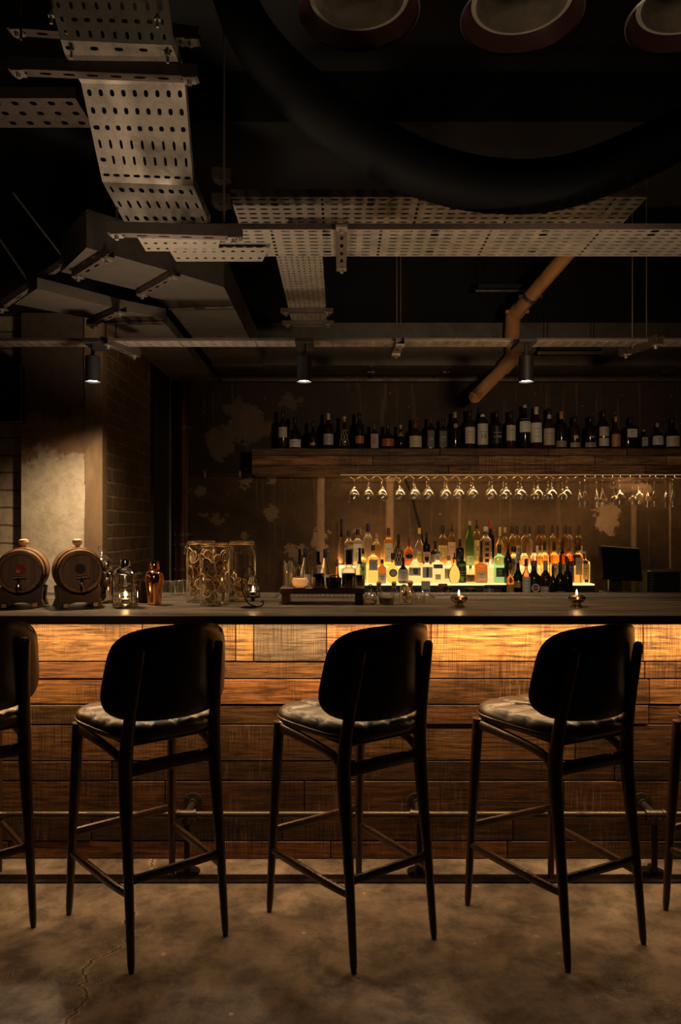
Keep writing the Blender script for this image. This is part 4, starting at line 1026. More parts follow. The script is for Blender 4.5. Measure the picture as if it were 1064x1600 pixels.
def candle(label, x, y, z, r=.017, h=.018, power=.12, cup=True):
    t = thing('candle', label, 'candle', (x, y, z))
    g = G(); g.lathe([(r, 0), (r, h), (r*.3, h-.002)], 20); g.obj('wax', M_waxglow, t, True)
    if cup:
        g = G(); g.lathe([(r+.001, 0), (r+.001, h+.002)], 20, cap=False); g.obj('foil_cup', M_chrome, t, True)
    g = G(); g.tube([(0, 0, h-.003), (0, 0, h+.006)], .0007, 6); g.obj('wick', M_iron, t)
    g = G(); g.lathe([(.001, h+.003), (.0035, h+.007), (.0045, h+.012), (.003, h+.02), (.0006, h+.028)], 12); g.obj('flame', M_flame, t, True)
    ld = bpy.data.lights.new('flame_light', 'POINT'); ld.energy = power; ld.color = (1, .50, .18); ld.shadow_soft_size = .008
    lo = bpy.data.objects.new('flame_light', ld); COL.objects.link(lo); lo.location = (x, y, z+h+.014)
candle('lit tealight inside the chrome-framed glass lantern', X(196, D), D, CT+.0165, power=.16)

# inverted tumblers on mat
for i, (px, D) in enumerate(((264, 3.74), (277, 3.76), (287, 3.81))):
    lab = ('left', 'middle', 'rear right')[i]+' upturned tumbler of three on the mat behind the copper shaker'
    t = thing('tumbler', lab, 'glass', (X(px, D), D, 1.107), 0, 'upturned tumblers on the mat')
    g = G(); g.lathe([(.036, 0), (.035, .03), (.030, .068), (.024, .076), (.004, .077)], 24, cap=False); g.obj('bowl', M_glassw, t, True)
    g = G()
    for k in range(14):
        a = 2*pi*k/14; g.tube([(.0362*cos(a), .0362*sin(a), .004), (.034*cos(a), .034*sin(a), .04), (.029*cos(a), .029*sin(a), .068)], .0013, 5)
    g.obj('cut_ribs', M_glass, t, True)

# citrus jars
M_rind = mat('dried_citrus_rind', (.85, .58, .27), .5); M_flesh = mat('dried_citrus_flesh', (.16, .045, .02), .4); n = N(M_flesh)
n.color(n.ramp(n.noise(n.coord(), 60, 3), [(.35, (.10, .025, .012)), (.7, (.34, .12, .035))]))
M_pith = mat('dried_citrus_pith', (.80, .62, .34), .55)
slice_mesh = {}
def slice_obj(kind, r, label, group, M):
    key = (kind, round(r, 3))
    if key not in slice_mesh:
        g = G(); h = .0022
        g.lathe([(r*.84, -h*.6), (r*.84, h*.6)], 20, m=1)
        g.lathe([(r*.84, -h), (r, -h), (r, h), (r*.84, h), (r*.84, -h)], 20, m=0, cap=False)
        for k in range(8):
            a = 2*pi*k/8; g.box((r*.42*cos(a), r*.42*sin(a), 0), (r*.74, .0012, h*1.9), m=2, M=tr(r*.42*cos(a), r*.42*sin(a), 0) @ Matrix.Rotation(a, 4, 'Z') @ tr(-r*.42*cos(a), -r*.42*sin(a), 0))
        o = g.obj('citrus_slice', [M_rind, M_flesh, M_pith]); slice_mesh[key] = o.data
    else:
        o = bpy.data.objects.new('citrus_slice', slice_mesh[key]); COL.objects.link(o)
    o.matrix_world = M; tag(o, label, 'citrus slice', group); return o
def clip_jar(label, px, D, R, H, fill, count, slab, rs=.025):
    x = X(px, D); t = thing('clip_top_jar', label, 'jar', (x, D, CT))
    g = G(); g.lathe([(R*.55, .003), (R*.9, .002), (R, .012), (R, H*.74), (R*.97, H*.82), (R*.84, H*.89), (R*.82, H*.93)], 36, cap=False); g.obj('jar_body', M_glass, t, True, sharp=60)
    g = G(); g.lathe([(R*.96, .0), (R*.99, .004), (R*.90, .0065), (.001, .0065)], 36, cap=False); g.obj('thick_base', M_glass, t, True)
    g = G(); g.lathe([(R*.84, H*.938), (R*.86, H*.943), (R*.84, H*.948)], 36, cap=False); g.obj('gasket', flat((.62, .26, .08)), t, True)
    g = G(); g.lathe([(R*.87, H*.957), (R*.88, H*.985), (R*.80, H), (R*.4, H*.992), (.001, H*.992)], 36, cap=False); g.obj('glass_lid', M_glass, t, True)
    for zz in (.935, .968):
        g = G(); g.tube([(R*.89*cos(2*pi*i/32), R*.89*sin(2*pi*i/32), H*zz) for i in range(32)], .0013, 5, closed=True); g.obj('wire_ring', M_brass, t, True)
    for s in (-1, 1):
        g = G(); g.tube([(s*R*.9, -.006, H*.97), (s*R*1.02, -.006, H*.90), (s*R*1.13, -.004, H*.80), (s*R*1.10, .004, H*.77), (s*R*.98, .006, H*.87), (s*R*.9, .004, H*.935)], .0016, 6, closed=True); g.obj('wire_clip', M_chrome, t, True)
    zf = fill*H
    for i in range(count):
        lay = (i+.5)/count; z = CT+.03+(zf-.035)*lay; th = -pi/2+(random.uniform(-1.25, 1.25) if i % 4 else random.uniform(1.5, 4.5))
        rr = R-.0075-random.uniform(0, .012); r = rs*random.choice((.8, 1.0, 1.15))
        tilt = random.uniform(-.45, .45)
        rad = sqrt(max(rr*rr-r*r*.8, .0002)) if abs(tilt) < 1 else rr*.5
        q = rad/rr
        px_, py_ = x+rad*cos(th), D+rad*sin(th)
        Mx = tr(px_, py_, z) @ Matrix.Rotation(th, 4, 'Z') @ Matrix.Rotation(pi/2+tilt, 4, 'Y') @ Matrix.Rotation(random.uniform(-.3, .3), 4, 'X')
        slice_obj('o', r, slab, slab.replace('slice', 'slices'), Mx)
clip_jar('tall clip-top jar of dried citrus at the left of the three jars', 315, 3.485, .073, .292, .82, 34, 'dried citrus slice inside the left clip-top jar')
clip_jar('tall clip-top jar of dried citrus standing in front of the other two', 335, 3.335, .067, .285, .82, 42, 'dried citrus slice inside the front clip-top jar')
clip_jar('half-empty clip-top jar of dried citrus at the right of the three jars', 378, 3.52, .066, .29, .40, 14, 'dried citrus slice inside the half-empty clip-top jar')

# birdcage lantern hung on a crescent stand
D = 3.235; cx = X(392, D)
t = thing('lantern_stand', 'black wire crescent stand curling over the little birdcage lantern', 'stand', (cx, D, CT))
g = G(); pts = catmull([(-.028, 0, .004), (.03, 0, .004), (.05, 0, .010), (.056, 0, .022), (.050, 0, .030), (.045, 0, .022)], 5); g.tube(pts, .0028, 7)
pts = catmull([(.02, 0, .006), (-.012, 0, .020), (-.035, 0, .07), (-.040, 0, .12), (-.030, 0, .165), (-.010, 0, .182), (.006, 0, .172), (.006, 0, .160)], 6); g.tube(pts, .0028, 7)
g.tube([(-.035, -.02, .003), (-.02, 0, .003), (.02, 0, .004)], .003, 6); g.lathe([(.033, 0), (.033, .003), (.02, .005)], 20, M=tr(-.012, 0, 0)); g.obj('curled_wire', M_iron, t, True)
t = thing('birdcage_lantern', 'tiny black wire birdcage candle lantern hanging from the crescent stand', 'lantern', (cx+.009, D, CT+.045))
g = G(); g.lathe([(.030, 0), (.031, .002), (.031, .006), (.004, .008)], 24); g.lathe([(.004, -.018), (.010, -.010), (.004, -.001)], 12); g.obj('floor_plate', M_iron, t, True)
for i in range(12):
    a = 2*pi*i/12; g = G(); g.tube(catmull([(.030*cos(a), .030*sin(a), .004), (.030*cos(a), .030*sin(a), .055), (.022*cos(a), .022*sin(a), .082), (.002*cos(a), .002*sin(a), .098)], 4), .0011, 5); g.obj('cage_wire', M_iron, t, True)
g = G()
for zz in (.03, .056): g.tube([(.0305*cos(2*pi*i/24), .0305*sin(2*pi*i/24), zz) for i in range(24)], .0013, 5, closed=True)
g.lathe([(.004, .096), (.006, .102), (.002, .110)], 10); g.tube([(.004*cos(2*pi*i/12), 0, .114+.004*sin(2*pi*i/12)) for i in range(12)], .001, 5, closed=True); g.obj('cage_ring', M_iron, t, True)
candle('lit tealight inside the tiny birdcage lantern', cx+.009, D, CT+.045+.0085, .015, .014, .12)

# wooden riser
D = 3.43; x0, x1 = X(437, 3.36), X(570, 3.36)
t = thing('wooden_riser', 'small dark wooden riser board on two feet holding drinks', 'riser', ((x0+x1)/2, D, CT))
w = x1-x0
g = G(); g.box((0, 0, .062), (w, .145, .028), bev=.003); g.obj('board', M_oakd, t)
for s in (-1, 1): g = G(); g.box((s*(w/2-.025), 0, .0235), (.036, .13, .047), bev=.003); g.obj('foot', M_oakd, t)
RZ = CT+.0765
M_glowwax = mat('glowing_orange_wax', (.85, .38, .13), .3, emit=(1, .42, .12), es=.28); M_cola = mat('dark_syrup', (.012, .005, .003), .1)
# candle glass and drinks on the riser
t = thing('candle_glass', 'round glass of glowing orange wax at the left of the riser', 'candle glass', (X(468.5, 3.39), 3.39, RZ))
g = G(); g.lathe([(.022, 0), (.036, .012), (.039, .028), (.034, .045)], 24, cap=False); g.obj('glass_cup', M_glass, t, True)
g = G(); g.lathe([(.020, .001), (.034, .012), (.037, .028), (.034, .040)], 24); g.obj('orange_fill', M_glowwax, t, True)  # no flame inside; the wax's candle glow is put in as emission
lathe_thing('straw_glass', 'clear tumbler full of straws at the left end of the riser', 'glass', 451, 3.44, [('glass_cup', [(.022, 0), (.024, .003), (.027, .095)], M_glass, False)], z=RZ)
for k in range(9):
    a = 2*pi*k/9; x, y = X(451, 3.44), 3.44
    g = G(); g.tube([(x+.012*cos(a), y+.012*sin(a), RZ+.002), (x+.020*cos(a), y+.020*sin(a), RZ+.108+.006*(k % 3))], .003, 8)
    tag(g.obj('straw', flat((.6, .5, .36)), smooth=True), 'pale paper straw standing in the tumbler on the riser', 'straw', 'straws in the tumbler')
def decanter(label, px, D, R, H, fill, dashH, z=RZ, w=.35):
    t = thing('dasher_bottle', label, 'bitters bottle', (X(px, D), D, z), 0, 'dark bitters bottles with spouts')
    g = G(); g.lathe([(R*.92, 0), (R, .004), (R, H*.72), (R*.9, H*.82), (R*.45, H*.90), (R*.40, H)], 24, cap=False); g.obj('cut_glass', M_glass, t, True)
    g = G(); g.lathe([(R*.90, .004), (R*.95, .006), (R*.95, H*fill)], 24); g.obj('syrup', M_cola, t, True)
    g = G(); g.lathe([(R*.42, H), (R*.48, H*1.03), (R*.42, H*1.10), (R*w*.8, H*1.12), (R*w*.7, H+dashH)], 14); g.obj('spout', M_plastic, t, True)
    g = G()
    for k in range(16):
        a = 2*pi*k/16; g.tube([(R*1.005*cos(a), R*1.005*sin(a), .003), (R*1.005*cos(a), R*1.005*sin(a), H*.22)], .0016, 5)
    g.obj('cut_ribs', M_glass, t)
decanter('dark bitters bottle with black spout, standing left on the riser', 497, 3.38, .031, .105, .62, .06)
decanter('dark bitters bottle with thick black spout, near the right end of the riser', 545, 3.38, .033, .105, .62, .068, w=.62)
decanter('smallest dark bitters bottle at the right end of the riser', 562, 3.45, .024, .105, .5, .075)
decanter('clear bitters bottle behind the glowing orange glass', 468, 3.46, .024, .105, .4, .07)
t = thing('garnish_bowl', 'dark little bowl with orange peel in the middle of the riser', 'bowl', (X(521.5, 3.37), 3.37, RZ))
g = G(); g.lathe([(.024, 0), (.034, .006), (.036, .045), (.033, .045), (.031, .010), (.005, .008)], 24, cap=False); g.obj('bowl_body', M_iron, t, True)
g = G(); g.tube(catmull([(-.02, 0, .045), (-.005, -.01, .060), (.01, 0, .056), (.022, .004, .066)], 4), .004, 6); g.obj('orange_peel', flat((.6, .22, .05)), t, True)
# glasses right of the riser
t = thing('oil_cruet', 'small glass cruet with curved spout right of the riser', 'cruet', (X(578, 3.36), 3.36, CT))
g = G(); g.lathe([(.020, 0), (.031, .010), (.033, .026), (.022, .045), (.009, .055), (.008, .072)], 24, cap=False); g.obj('glass_body', M_glassw, t, True)
g = G(); g.lathe([(.019, .001), (.029, .010), (.030, .022)], 20); g.obj('liquid', PAMB, t, True)
g = G(); g.tube(catmull([(0, 0, .068), (-.006, 0, .085), (.006, 0, .090), (.028, 0, .060), (.032, 0, .040)], 5), .0028, 6); g.obj('curved_spout', M_iron, t, True)
t = thing('tumbler', 'wide tumbler of dark drink between the cruet and the peel jar', 'glass', (X(604, 3.36), 3.36, CT))
g = G(); g.lathe([(.030, 0), (.034, .003), (.039, .055), (.038, .056)], 28, cap=False); g.obj('glass_cup', M_glassw, t, True)
g = G(); g.lathe([(.029, .005), (.033, .008), (.035, .032)], 24); g.obj('drink', M_cola, t, True)
for i, (px, lab) in enumerate(((592, 'cork-topped vial left behind the tumbler of dark drink'), (615.5, 'cork-topped vial right behind the tumbler of dark drink'))):
    t = thing('corked_vial', lab, 'vial', (X(px, 3.48), 3.48, CT))
    g = G(); g.lathe([(.014, 0), (.016, .003), (.016, .050), (.010, .060), (.010, .070)], 18, cap=False); g.obj('glass_body', M_glassw, t, True)
    g = G(); g.lathe([(.009, .066), (.009, .076)]+[(.0125*sin(pi*k/8), .086-.0125*cos(pi*k/8)) for k in range(2, 8)], 16); g.obj('cork_ball', flat((.28, .13, .055)), t, True)
t = thing('corked_vial', 'cork-topped vial behind the peel jar', 'vial', (X(641, 3.50), 3.50, CT))
g = G(); g.lathe([(.014, 0), (.016, .003), (.016, .050), (.010, .060), (.010, .070)], 18, cap=False); g.obj('glass_body', M_glassw, t, True)
g = G(); g.lathe([(.009, .066), (.009, .076)]+[(.0145*sin(pi*k/8), .088-.0125*cos(pi*k/8)) for k in range(2, 8)], 16); g.obj('cork_ball', flat((.28, .13, .055)), t, True)
xj, Dj = X(634, 3.37), 3.37
t = thing('peel_jar', 'open glass of dried orange wheels in front of the lit bottles', 'glass', (xj, Dj, CT))
g = G(); g.lathe([(.026, 0), (.030, .003), (.037, .062), (.036, .063)], 28, cap=False); g.obj('glass_cup', M_glassw, t, True)
for i in range(9):
    th = -pi/2+random.uniform(-1.3, 1.3); rd = .014; z = CT+.026+i*.0058
    slice_obj('o', .021, 'dried orange wheel in the open glass before the bottles', 'dried orange wheels in the open glass', tr(xj+rd*cos(th), Dj+rd*sin(th), z) @ Matrix.Rotation(th, 4, 'Z') @ Matrix.Rotation(pi/2+random.uniform(-.5, .3), 4, 'Y'))
t = thing('tumbler', 'small cut glass tumbler right of the orange wheels', 'glass', (X(656, 3.40), 3.40, CT))
g = G(); g.lathe([(.020, 0), (.022, .003), (.028, .058), (.027, .059)], 28, cap=False); g.obj('glass_cup', M_glassw, t, True)
g = G()
for k in range(10):
    a = 2*pi*k/10; g.tube([(.0225*cos(a), .0225*sin(a), .004), (.0285*cos(a+.5), .0285*sin(a+.5), .056)], .0016, 5)
g.obj('cut_ribs', M_glass, t, True)
# tealight bowls
for px, py, lab in ((717, 949, 'left'), (901, 948.5, 'right')):
    D = base_D(py)+.02; x = X(px, D)
    t = thing('tealight_holder', 'squat brass tealight bowl, the %s one of the pair on the counter' % lab, 'candle holder', (x, D, CT), 0, 'brass tealight bowls')
    g = G(); g.lathe([(.025, 0), (.025, .004), (.019, .008), (.019, .018), (.034, .026), (.040, .036), (.037, .046), (.026, .052), (.022, .054), (.024, .050), (.034, .044), (.036, .037), (.028, .032), (.001, .031)], 32, cap=False); g.obj('bowl', M_brass, t, True)
    candle('lit tealight in the %s brass bowl on the counter' % lab, x, D, CT+.032, .016, .016, .15)

# ------------------------------------------------------------------ left wall: hanging screen
t = thing('wall_screen', 'black flat screen cut off by the left edge', 'television', (X(-8, 3.92), 3.96, 2.02))
g = G(); g.box((0, 0, .15), (.27, .05, .31), bev=.006); g.obj('casing', M_plastic, t)
g = G(); g.box((0, -.0255, .15), (.25, .002, .29)); g.obj('screen', M_screen, t)
g = G(); g.box((0, .07, .15), (.1, .09, .1)); g.obj('wall_bracket', M_iron, t)

# red pipe in corner
t = thing('soil_pipe', 'upright oxide-red pipe in the corner left of the back wall', 'pipe', (X(285, 5.5), 5.52, 0))
g = G(); g.tube([(0, 0, .02), (0, 0, 2.56)], .043, 20); g.obj('pipe', M_redpipe, t, True)
for zz in (Z(668, 5.5), Z(835, 5.5), Z(851, 5.5), Z(890, 5.5)):
    g = G(); g.tube([(0, 0, zz-.012), (0, 0, zz+.012)], .050, 20); g.box((.055, 0, zz), (.022, .012, .018)); g.box((-.055, 0, zz), (.022, .012, .018)); g.obj('pipe_clamp', M_strut, t, True)
t = thing('wall_conduit', 'thin metal conduit running level from the corner pipe to the bottle shelf', 'conduit', (0, 5.6, Z(741, 5.6)))
g = G(); g.tube([(X(297, 5.6), 0, 0), (X(396, 5.6), 0, 0)], .006, 8); g.obj('tube', M_strut, t, True)
for px in (320, 375): g = G(); g.box((X(px, 5.6), 0, 0), (.018, .02, .05), bev=.003); g.obj('clip', M_steel, t)

# ------------------------------------------------------------------ overhead: trays, struts, ducts, pipes
def kindB(i, j):
    if i % 8 == 7: return (.13, .30)
    if i % 8 == 3 and j in (0, 1, 6): return (.34, .36)
    return (.36, .17) if i % 8 != 5 else (.30, .17)
def tray(label, quad, nu, nv, kind, lip=.03, name='cable_tray', mat_=None, lipmat=None):
    t = thing(name, label, 'cable tray', (0, 0, 0)); mat_ = mat_ or M_galv
    g = G(); g.perf(quad, nu, nv, kind); g.obj('perforated_sheet', mat_, t, thick=.0018)
    a, b, c, d_ = [Vector(p) for p in quad]
    for p, q, nm in ((a, b, 'near_flange'), (d_, c, 'far_flange')):
        g = G(); up = Vector((0, 0, lip)); g.add([p, q, q+up, p+up], [(0, 1, 2, 3)]); g.obj(nm, lipmat or M_strut, t, thick=.003)
    return t
zB = 2.59; hB = zB-EYE
def dz(y, z): return F*(z-EYE)/(HOR-y)
Dn, Df = dz(358, zB), dz(400, zB)
def qd(x0, y0, x1, y1, z, left, right): pass
tray('long perforated cable tray crossing the ceiling from left to right', [(X(262, Dn)-.0, Dn, zB), (2.6, Dn, zB), (2.6, Df, zB), (X(262, Dn), Df, zB)], 62, 8, kindB, lip=.022)
zF = 2.80; D0, D1 = 3.0, 3.36
tray('upper perforated cable tray just above and behind the long one', [(-.45, D0, zF), (1.25, D0, zF), (1.25, D1, zF), (-.45, D1, zF)], 34, 8, kindB, lip=.03)
zC = 2.36
tray('narrow perforated tray at spotlight height across the whole bar', [(-2.2, 3.575, zC), (2.6, 3.575, zC), (2.6, 3.69, zC), (-2.2, 3.69, zC)], 90, 4, lambda i, j: (.30, .2) if i % 7 != 5 else (.12, .3), lip=.012)
# sloping tray coming down from the upper left
def P(px, py, D): return (X(px, D), D, Z(py, D))
t = thing('cable_tray', 'wide perforated tray sloping down at the upper left', 'cable tray', (0, 0, 0))
secs = [((72, -25, 2.36), (256, -25, 2.36)), ((96, 62, 2.42), (268, 70, 2.42)), ((103, 86, 2.46), (276, 88, 2.46)), ((128, 130, 2.58), (289, 132, 2.58)), ((161, 284, 2.90), (302, 290, 2.90)), ((198, 352, 2.98), (328, 352, 2.98))]
pats = [(8, 9), (2, 8), (3, 9), (6, 9), (4, 9)]
def kA(seg):
    def f(i, j):
        if seg == 1: return (.36, .14) if i % 2 == 0 else None
        if seg in (0, 4) and i in (0, 8) : return (.14, .22)
        if seg == 3: return (.20, .20) if j < 2 else ((.14, .30) if j in (3, 4) else (.34, .10) if j == 5 else (.22, .16)) if i not in (0,) or j % 2 else (.3, .14)
        return (.15, .28) if j % 2 else (.26, .16)
    return f
g = G()
for s_ in range(5):
    a, b = secs[s_]; c_, d_ = secs[s_+1]
    nv = (4, 1, 1, 6, 3)[s_]
    g.perf([P(*a), P(*b), P(*d_), P(*c_)], 9, nv, kA(s_))
g.obj('perforated_sheet', M_galv, t, thick=.002)
for side, nm in ((0, 'left_flange'), (1, 'right_flange')):
    g = G()
    for s_ in range(5):
        p = Vector(P(*secs[s_][side])); q = Vector(P(*secs[s_+1][side])); up = Vector((0, .02, .045))
        g.add([p, q, q+up, p+up], [(0, 1, 2, 3)])
    g.obj(nm, M_galv, t, thick=.003)
for px, py, D in ((80, 20, 2.37), (246, 26, 2.37), (112, 75, 2.43), (262, 82, 2.43)):
    x, y, z = P(px, py, D); g = G(); g.tube([(x, y, z-.035), (x, y, z+.01)], .005, 8); g.tube([(x, y, z-.012), (x, y, z-.003)], .011, 6); g.obj('bolt', M_steel, t)
tray('small square-holed tray running towards the back wall', [(-.285, 3.2, 2.66), (-.285, 4.42, 2.66), (-.078, 4.42, 2.66), (-.078, 3.2, 2.66)], 34, 8, lambda i, j: (.22, .16) if i % 2 else (.18, .18), lip=.03)
# end piece of the sloping tray below its bracket
t = thing('tray_end', 'short perforated tray end under the lowest strut at the left', 'tray section', (0, 0, 0))
Da, Db = dz(366, 2.56), dz(392, 2.56)
g = G(); g.perf([(X(212, Da), Da, 2.56), (X(346, Da), Da, 2.56), (X(340, Db), Db, 2.56), (X(228, Db), Db, 2.56)], 8, 3, lambda i, j: (.2, .16)); g.obj('sheet', M_galv, t, thick=.0018)
Dc_ = dz(408, 2.575)
g = G(); g.perf([(X(262, Db), Db+.003, 2.575), (X(420, Db), Db+.003, 2.575), (X(410, Dc_), Dc_, 2.575), (X(275, Dc_), Dc_, 2.575)], 10, 2, lambda i, j: (.2, .12)); g.obj('corner_sheet', M_galv, t, thick=.0018)
def strut(label, p0, p1, w=.041, h=.04, nslots=None, mt=None):
    """slotted channel with its open-slotted face down"""
    p0, p1 = Vector(p0), Vector(p1); L = (p1-p0).length; dr = (p1-p0).normalized(); sd = Vector((-dr.y, dr.x, 0)).normalized(); up = Vector((0, 0, 1))
    t = thing('strut_channel', label, 'strut', tuple(p0)); g = G(); ns = nslots or max(2, int(L/.075))
    o = Vector((0, 0, 0)); e = dr*L; a = -sd*w/2; b = sd*w/2
    g.perf([o+a, e+a, e+b, o+b], ns, 1, lambda i, j: (.26, .16))
    for q in (a, b): g.add([o+q, e+q, e+q+up*h, o+q+up*h], [(0, 1, 2, 3)])
    g.obj('channel', mt or M_strut, t, thick=.0022)
    for q in (o+dr*.03, e-dr*.03):
        g = G(); g.box(tuple(q-up*.004), (.042, .042, .005), M=None); g.tube([tuple(q-up*.02), tuple(q+up*.002)], .009, 6); g.obj('plate_and_nut', M_steel, t)
    return t
def rod(label, x, y, z0, z1=3.68, r=.004, grp=None):
    t = tag(G().tube([(x, y, z0), (x, y, z1)], r, 8).obj('threaded_rod', M_strut, smooth=True), label, 'rod', grp); return t
strut('dark slotted strut under the sloping tray at the upper left', P(16, 112, 2.50), P(310, 124, 2.50))
strut('upper slotted strut behind the sloping tray near the top left corner', P(14, 48, 2.44+.12), P(118, 56, 2.56))
strut('short slotted strut end right of the sloping tray near the top', P(272, 60, 2.56), P(312, 66, 2.56))
strut('slotted strut carrying the lowest end of the sloping tray', P(170, 366, 2.72), P(378, 372, 2.72))
strut('slotted strut hanging crosswise under the long tray near the centre', (X(534, 2.72), 2.70, 2.565), (X(534, 2.72), 3.19, 2.565))
strut('short strut under the spotlight-height tray left of the middle lamp', (X(170, 3.6), 3.53, 2.335), (X(178, 3.6)+.06, 3.80, 2.335), nslots=3)
strut('short strut under the spotlight-height tray in the centre', (X(624, 3.6), 3.53, 2.335), (X(622, 3.6), 3.78, 2.335), nslots=3)
strut('short angled strut under the spotlight-height tray at the right', (X(1022, 3.6), 3.53, 2.335), (X(1000, 3.6)-.02, 3.78, 2.335), nslots=3)
strut('small strut piece just right of the sloping tray bend', P(332, 280, 2.95), P(362, 282, 2.95), nslots=2)
strut('small strut piece beneath the other one by the sloping tray bend', P(332, 320, 2.95), P(362, 322, 2.95), nslots=2)
strut('thin strut under the small square-holed tray, nearer one', (-.33, 4.06, 2.639), (-.04, 4.06, 2.639), w=.03, h=.02)
strut('thin strut under the small square-holed tray, farther one', (-.34, 4.30, 2.639), (-.04, 4.30, 2.639), w=.03, h=.02)
for i, (px, py, D, lab) in enumerate(((33, 62, 2.53, 'threaded rod at the far upper left'), (183, 366, 2.74, 'threaded rod above the left end of the lowest strut'), (350, 368, 2.74, 'threaded rod above the right end of the lowest strut'),
        (620, 545, 3.62, 'left one of two hanging rods in the middle of the ceiling'), (626, 545, 3.72, 'right one of two hanging rods in the middle of the ceiling'), (988, 545, 3.62, 'thin rod hanging left of the pair at the right'), (1010, 535, 3.72, 'thin rod hanging near the right edge'),
        (165, 540, 3.62, 'rod hanging above the left spotlight'), (181, 540, 3.72, 'second rod hanging just right of the left spotlight'))):
    x, y, z = P(px, py, D); rod(lab, x, y, z, z1=z+.10 if i == 1 else 3.69 if y < 3.6 else 3.45, r=.0045 if i < 3 else .003)
# tray seen at far left
tray('dark perforated tray at the far upper left edge', [(-2.2, 2.72, 3.04), (-.98, 2.72, 3.04), (-.98, 2.92, 3.04), (-2.2, 2.92, 3.04)], 18, 3, lambda i, j: (.2, .2), lip=.04, mat_=M_strut)
# ladder strut at left with two rods
strut('long slotted strut slanting down at the left edge', P(-6, 488, 3.3), P(110, 408, 3.3), w=.03, h=.03)
for (a, b, lab) in (((50, 448, 3.3), (-30, 330, 3.0), 'lower slanting dark bar at the left edge'), ((105, 410, 3.3), (20, 300, 3.0), 'upper slanting dark bar at the left edge')):
    tag(G().tube([P(*a), P(*b)], .006, 8).obj('brace_bar', M_iron, smooth=True), lab, 'bar')

def duct(label, z, h, polys, seams, mt=None):
    t = thing('air_duct', label, 'duct', (0, 0, 0))
    for poly in polys:
        g = G(); g.prism(poly, z, z+h); g.obj('duct_section', mt or M_galvd, t)
    for (a, b) in seams:
        g = G(); g.tube([(a[0], a[1], z-.004), (b[0], b[1], z-.004)], .010, 6, flat=.7)
        mx, my = (a[0]+b[0])/2, (a[1]+b[1])/2; g.box((mx, my, z-.010), (.05, .03, .012)); g.obj('joint_flange', M_strut, t)
    return t
def pz(px, py, z): D = dz(py, z); return (X(px, D), D)
zD = 2.60
A1 = [pz(135, 387, zD), pz(288, 430, zD), pz(350, 449, zD), (-.555, 3.80), (-.895, 3.84), pz(220, 455, zD), pz(96, 425, zD)]
A2 = [(-.555, 3.80), (-.55, 5.19), (-.89, 5.19), (-.895, 3.84)]
duct('flat galvanised duct bending from the left towards the back wall', zD, .16, [A1, A2], [((-.555, 3.80), (-.895, 3.83)), ((-.55, 4.42), (-.89, 4.42)), ((-.55, 5.17), (-.89, 5.17))])
duct('long flat duct along the top of the back wall', zD, .30, [[(-.91, 5.20), (2.7, 5.20), (2.7, 5.58), (-.91, 5.58)]], [((X(580, 5.2), 5.2), (X(583, 5.2), 5.58)), ((X(716, 5.2), 5.2), (X(690, 5.2), 5.58)), ((X(1064, 5.2), 5.2), (X(1050, 5.2), 5.58))])
zE = 2.50
B1 = [pz(58, 451, zE), pz(194, 485, zE), pz(259, 498, zE), (-.90, 3.72), (-1.20, 3.74), pz(22, 475, zE)]
B2 = [(-.90, 3.72), (-.905, 5.19), (-1.20, 5.19), (-1.20, 3.74)]
duct('lower flat galvanised duct above the plastered pier', zE, .05, [B1, B2], [((-.90, 3.72), (-1.20, 3.74)), ((-.90, 5.17), (-1.20, 5.17))])
for (a, b, lab) in (((118, 434, 0), (172, 400, 0), 'nearer hanger bracket under the flat galvanised duct'), ((218, 462, 0), (276, 430, 0), 'farther hanger bracket under the flat galvanised duct'), ((140, 508, 1), (192, 486, 1), 'hanger bracket under the lower flat duct')):
    z = zD if a[2] == 0 else zE; p, q = pz(a[0], a[1], z-.03), pz(b[0], b[1], z-.03)
    strut(lab, (*p, z-.032), (*q, z-.032), w=.036, h=.026)
g = G(); g.box((.95, 5.59, 2.57), (3.7, .05, .022)); tag(g.obj('steel_angle', M_strut), 'thin steel angle running along the wall below the long duct', 'steel angle')

# orange pipe
t = thing('waste_pipe', 'orange plastic pipe angling down from the ceiling to the back wall', 'pipe', (0, 0, 0))
p1, p2, p3, p4, p5 = P(940, 335, 4.3), P(802, 494, 5.1), P(800, 512, 5.1), P(804, 556, 5.1), P(735, 628, 5.56)
p3 = (p2[0]-.005, p2[1]+.0, p3[2]); r_ = .047
g = G(); g.tube([p1, p2], r_, 20); g.obj('upper_run', M_pipe, t, True)
g = G(); g.tube(catmull([tuple(Vector(p1).lerp(Vector(p2), .93)), p2, p3, P(800, 530, 5.1)], 4), r_*1.12, 20); g.obj('elbow', M_pipe, t, True)
g = G(); g.tube([P(800, 515, 5.1), P(801, 552, 5.1)], r_, 20); g.obj('drop_pipe', M_pipe, t, True)
g = G(); g.tube(catmull([P(801, 545, 5.1), P(802, 556, 5.09), tuple(Vector(P(802, 560, 5.09)).lerp(Vector(P(735, 628, 5.10)), .25))], 4), r_*1.1, 20); g.obj('elbow', M_pipe, t, True)
g = G(); g.tube([P(800, 562, 5.08), P(742, 620, 5.05)], r_*.92, 20); g.tube([P(742, 620, 5.05), P(739, 612, 5.58)], r_*.9, 20); g.obj('lower_run', M_pipe, t, True)
for f_ in (.78, .95):
    c_ = Vector(p1).lerp(Vector(p2), f_); dd = (Vector(p2)-Vector(p1)).normalized(); g = G(); g.tube([c_-dd*.012, c_+dd*.012], r_*1.15, 20); g.box((c_.x-.065, c_.y, c_.z), (.03, .02, .02)); g.box((c_.x+.065, c_.y, c_.z), (.03, .02, .02)); g.obj('pipe_collar', M_strut if f_ < .9 else M_pipe, t, True)

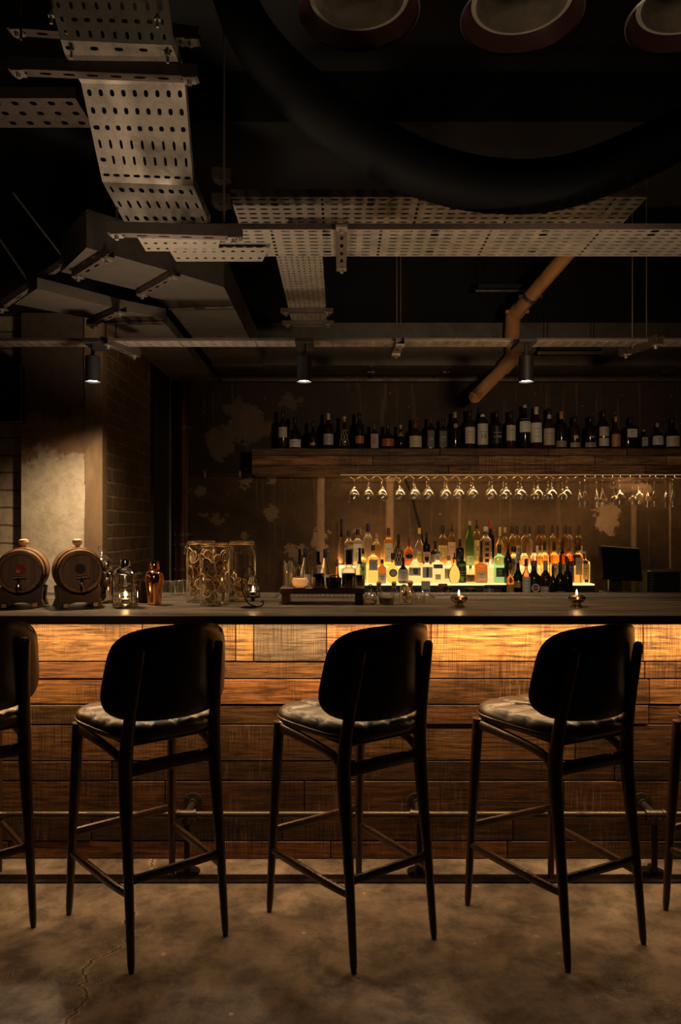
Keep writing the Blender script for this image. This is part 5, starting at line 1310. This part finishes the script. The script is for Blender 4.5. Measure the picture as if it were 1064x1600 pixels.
# battens
for (xa, xb, py, D, lab) in ((742, 832, 455, 5.3, 'unlit batten lamp high up left of the orange pipe'), (840, 943, 551, 5.0, 'unlit batten lamp behind the right spotlight')):
    z = Z(py, D); xm = (X(xa, D)+X(xb, D))/2; L = X(xb, D)-X(xa, D)
    t = thing('batten_light', lab, 'light fitting', (xm, D, z))
    g = G(); g.box((0, 0, .03), (L*.92, .05, .035), bev=.004); g.obj('housing', M_black, t)
    g = G(); g.box((0, 0, 0), (L, .03, .018), bev=.004); g.obj('tube_cover', M_steel, t)
    for s in (-.35, .35): g = G(); g.tube([(s*L, 0, .045), (s*L, 0, 3.69-z if D > 4.6 else 3.44-z)], .003, 6); g.obj('hanger_wire', M_iron, t)

# big flexible duct
pts = catmull([P(345, -70, 2.35), P(385, 40, 2.4), P(445, 120, 2.5), P(520, 185, 2.6), P(610, 243, 2.7), P(700, 278, 2.8), P(790, 292, 2.86), P(880, 285, 2.9), P(980, 250, 2.95), P(1100, 190, 3.0)], 16)
g = G(); R = [.098+.0025*(i % 2) for i in range(len(pts))]; R = [r_2*(.62+.38*min(1, i/45)) for i, r_2 in enumerate(R)]
g.tube(pts, R, 20); tag(g.obj('flexible_duct', M_hose, smooth=True), 'fat black ribbed flexible duct sagging across the dark ceiling', 'duct')
# large round cans at the top edge
for i, px in enumerate((561, 815, 1077)):
    D = 2.45; x = X(px, D); z = (3.165, 3.15, 3.15)[i]
    t = thing('pendant_can', ('left', 'middle', 'right')[i]+' of three big round metal shades cut off by the top edge', 'lamp', (x, D, z), 0, 'round metal shades at the top edge')
    g = G(); g.lathe([(.198, .0), (.202, .004), (.198, .010), (.180, .045), (.168, .060), (.168, .50)], 48, cap=False); g.obj('outer_shade', M_canopy, t, True)
    g = G(); g.lathe([(.199, -.001), (.2025, .003), (.2025, .007)], 48, cap=False); g.obj('rim', M_steel, t, True)
    g = G(); g.lathe([(.166, .052), (.150, .048), (.148, .06), (.148, .22), (.146, .30)], 48, cap=False); g.obj('inner_sleeve', M_galv, t, True)
    g = G(); g.lathe([(.12, .16), (.13, .30), (.145, .30)], 40, cap=True); g.obj('inner_disc', M_galv, t, True)

# spotlights
for i, x in enumerate(SPOTX):
    lab = 'black cylinder spotlight glowing under the tray, '+('the one before the plastered pier at the left', 'the middle one of three', 'in front of the orange pipe')[i]
    t = thing('spotlight', lab, 'spotlight', (x, 3.5, 2.145), 0, 'cylinder spotlights under the tray')
    g = G(); g.lathe([(.0335, .004), (.0345, .0), (.0345, .118), (.030, .122)], 28, cap=False); g.lathe([(.0335, .004), (.0335, .12)], 28, cap=False); g.lathe([(.034, .119), (.001, .1225)], 28, cap=False); g.obj('can', M_black, t, True)
    g = G(); g.lathe([(.031, .009), (.001, .0085)], 28, cap=False); g.obj('lens', M_lens, t)
    g = G(); g.tube([(0, 0, .12), (0, 0, .18)], .009, 12); g.obj('stem', M_black, t, True)
    g = G(); g.box((0, .055, .190), (.085, .18, .022), bev=.003); g.obj('mounting_plate', M_black, t)
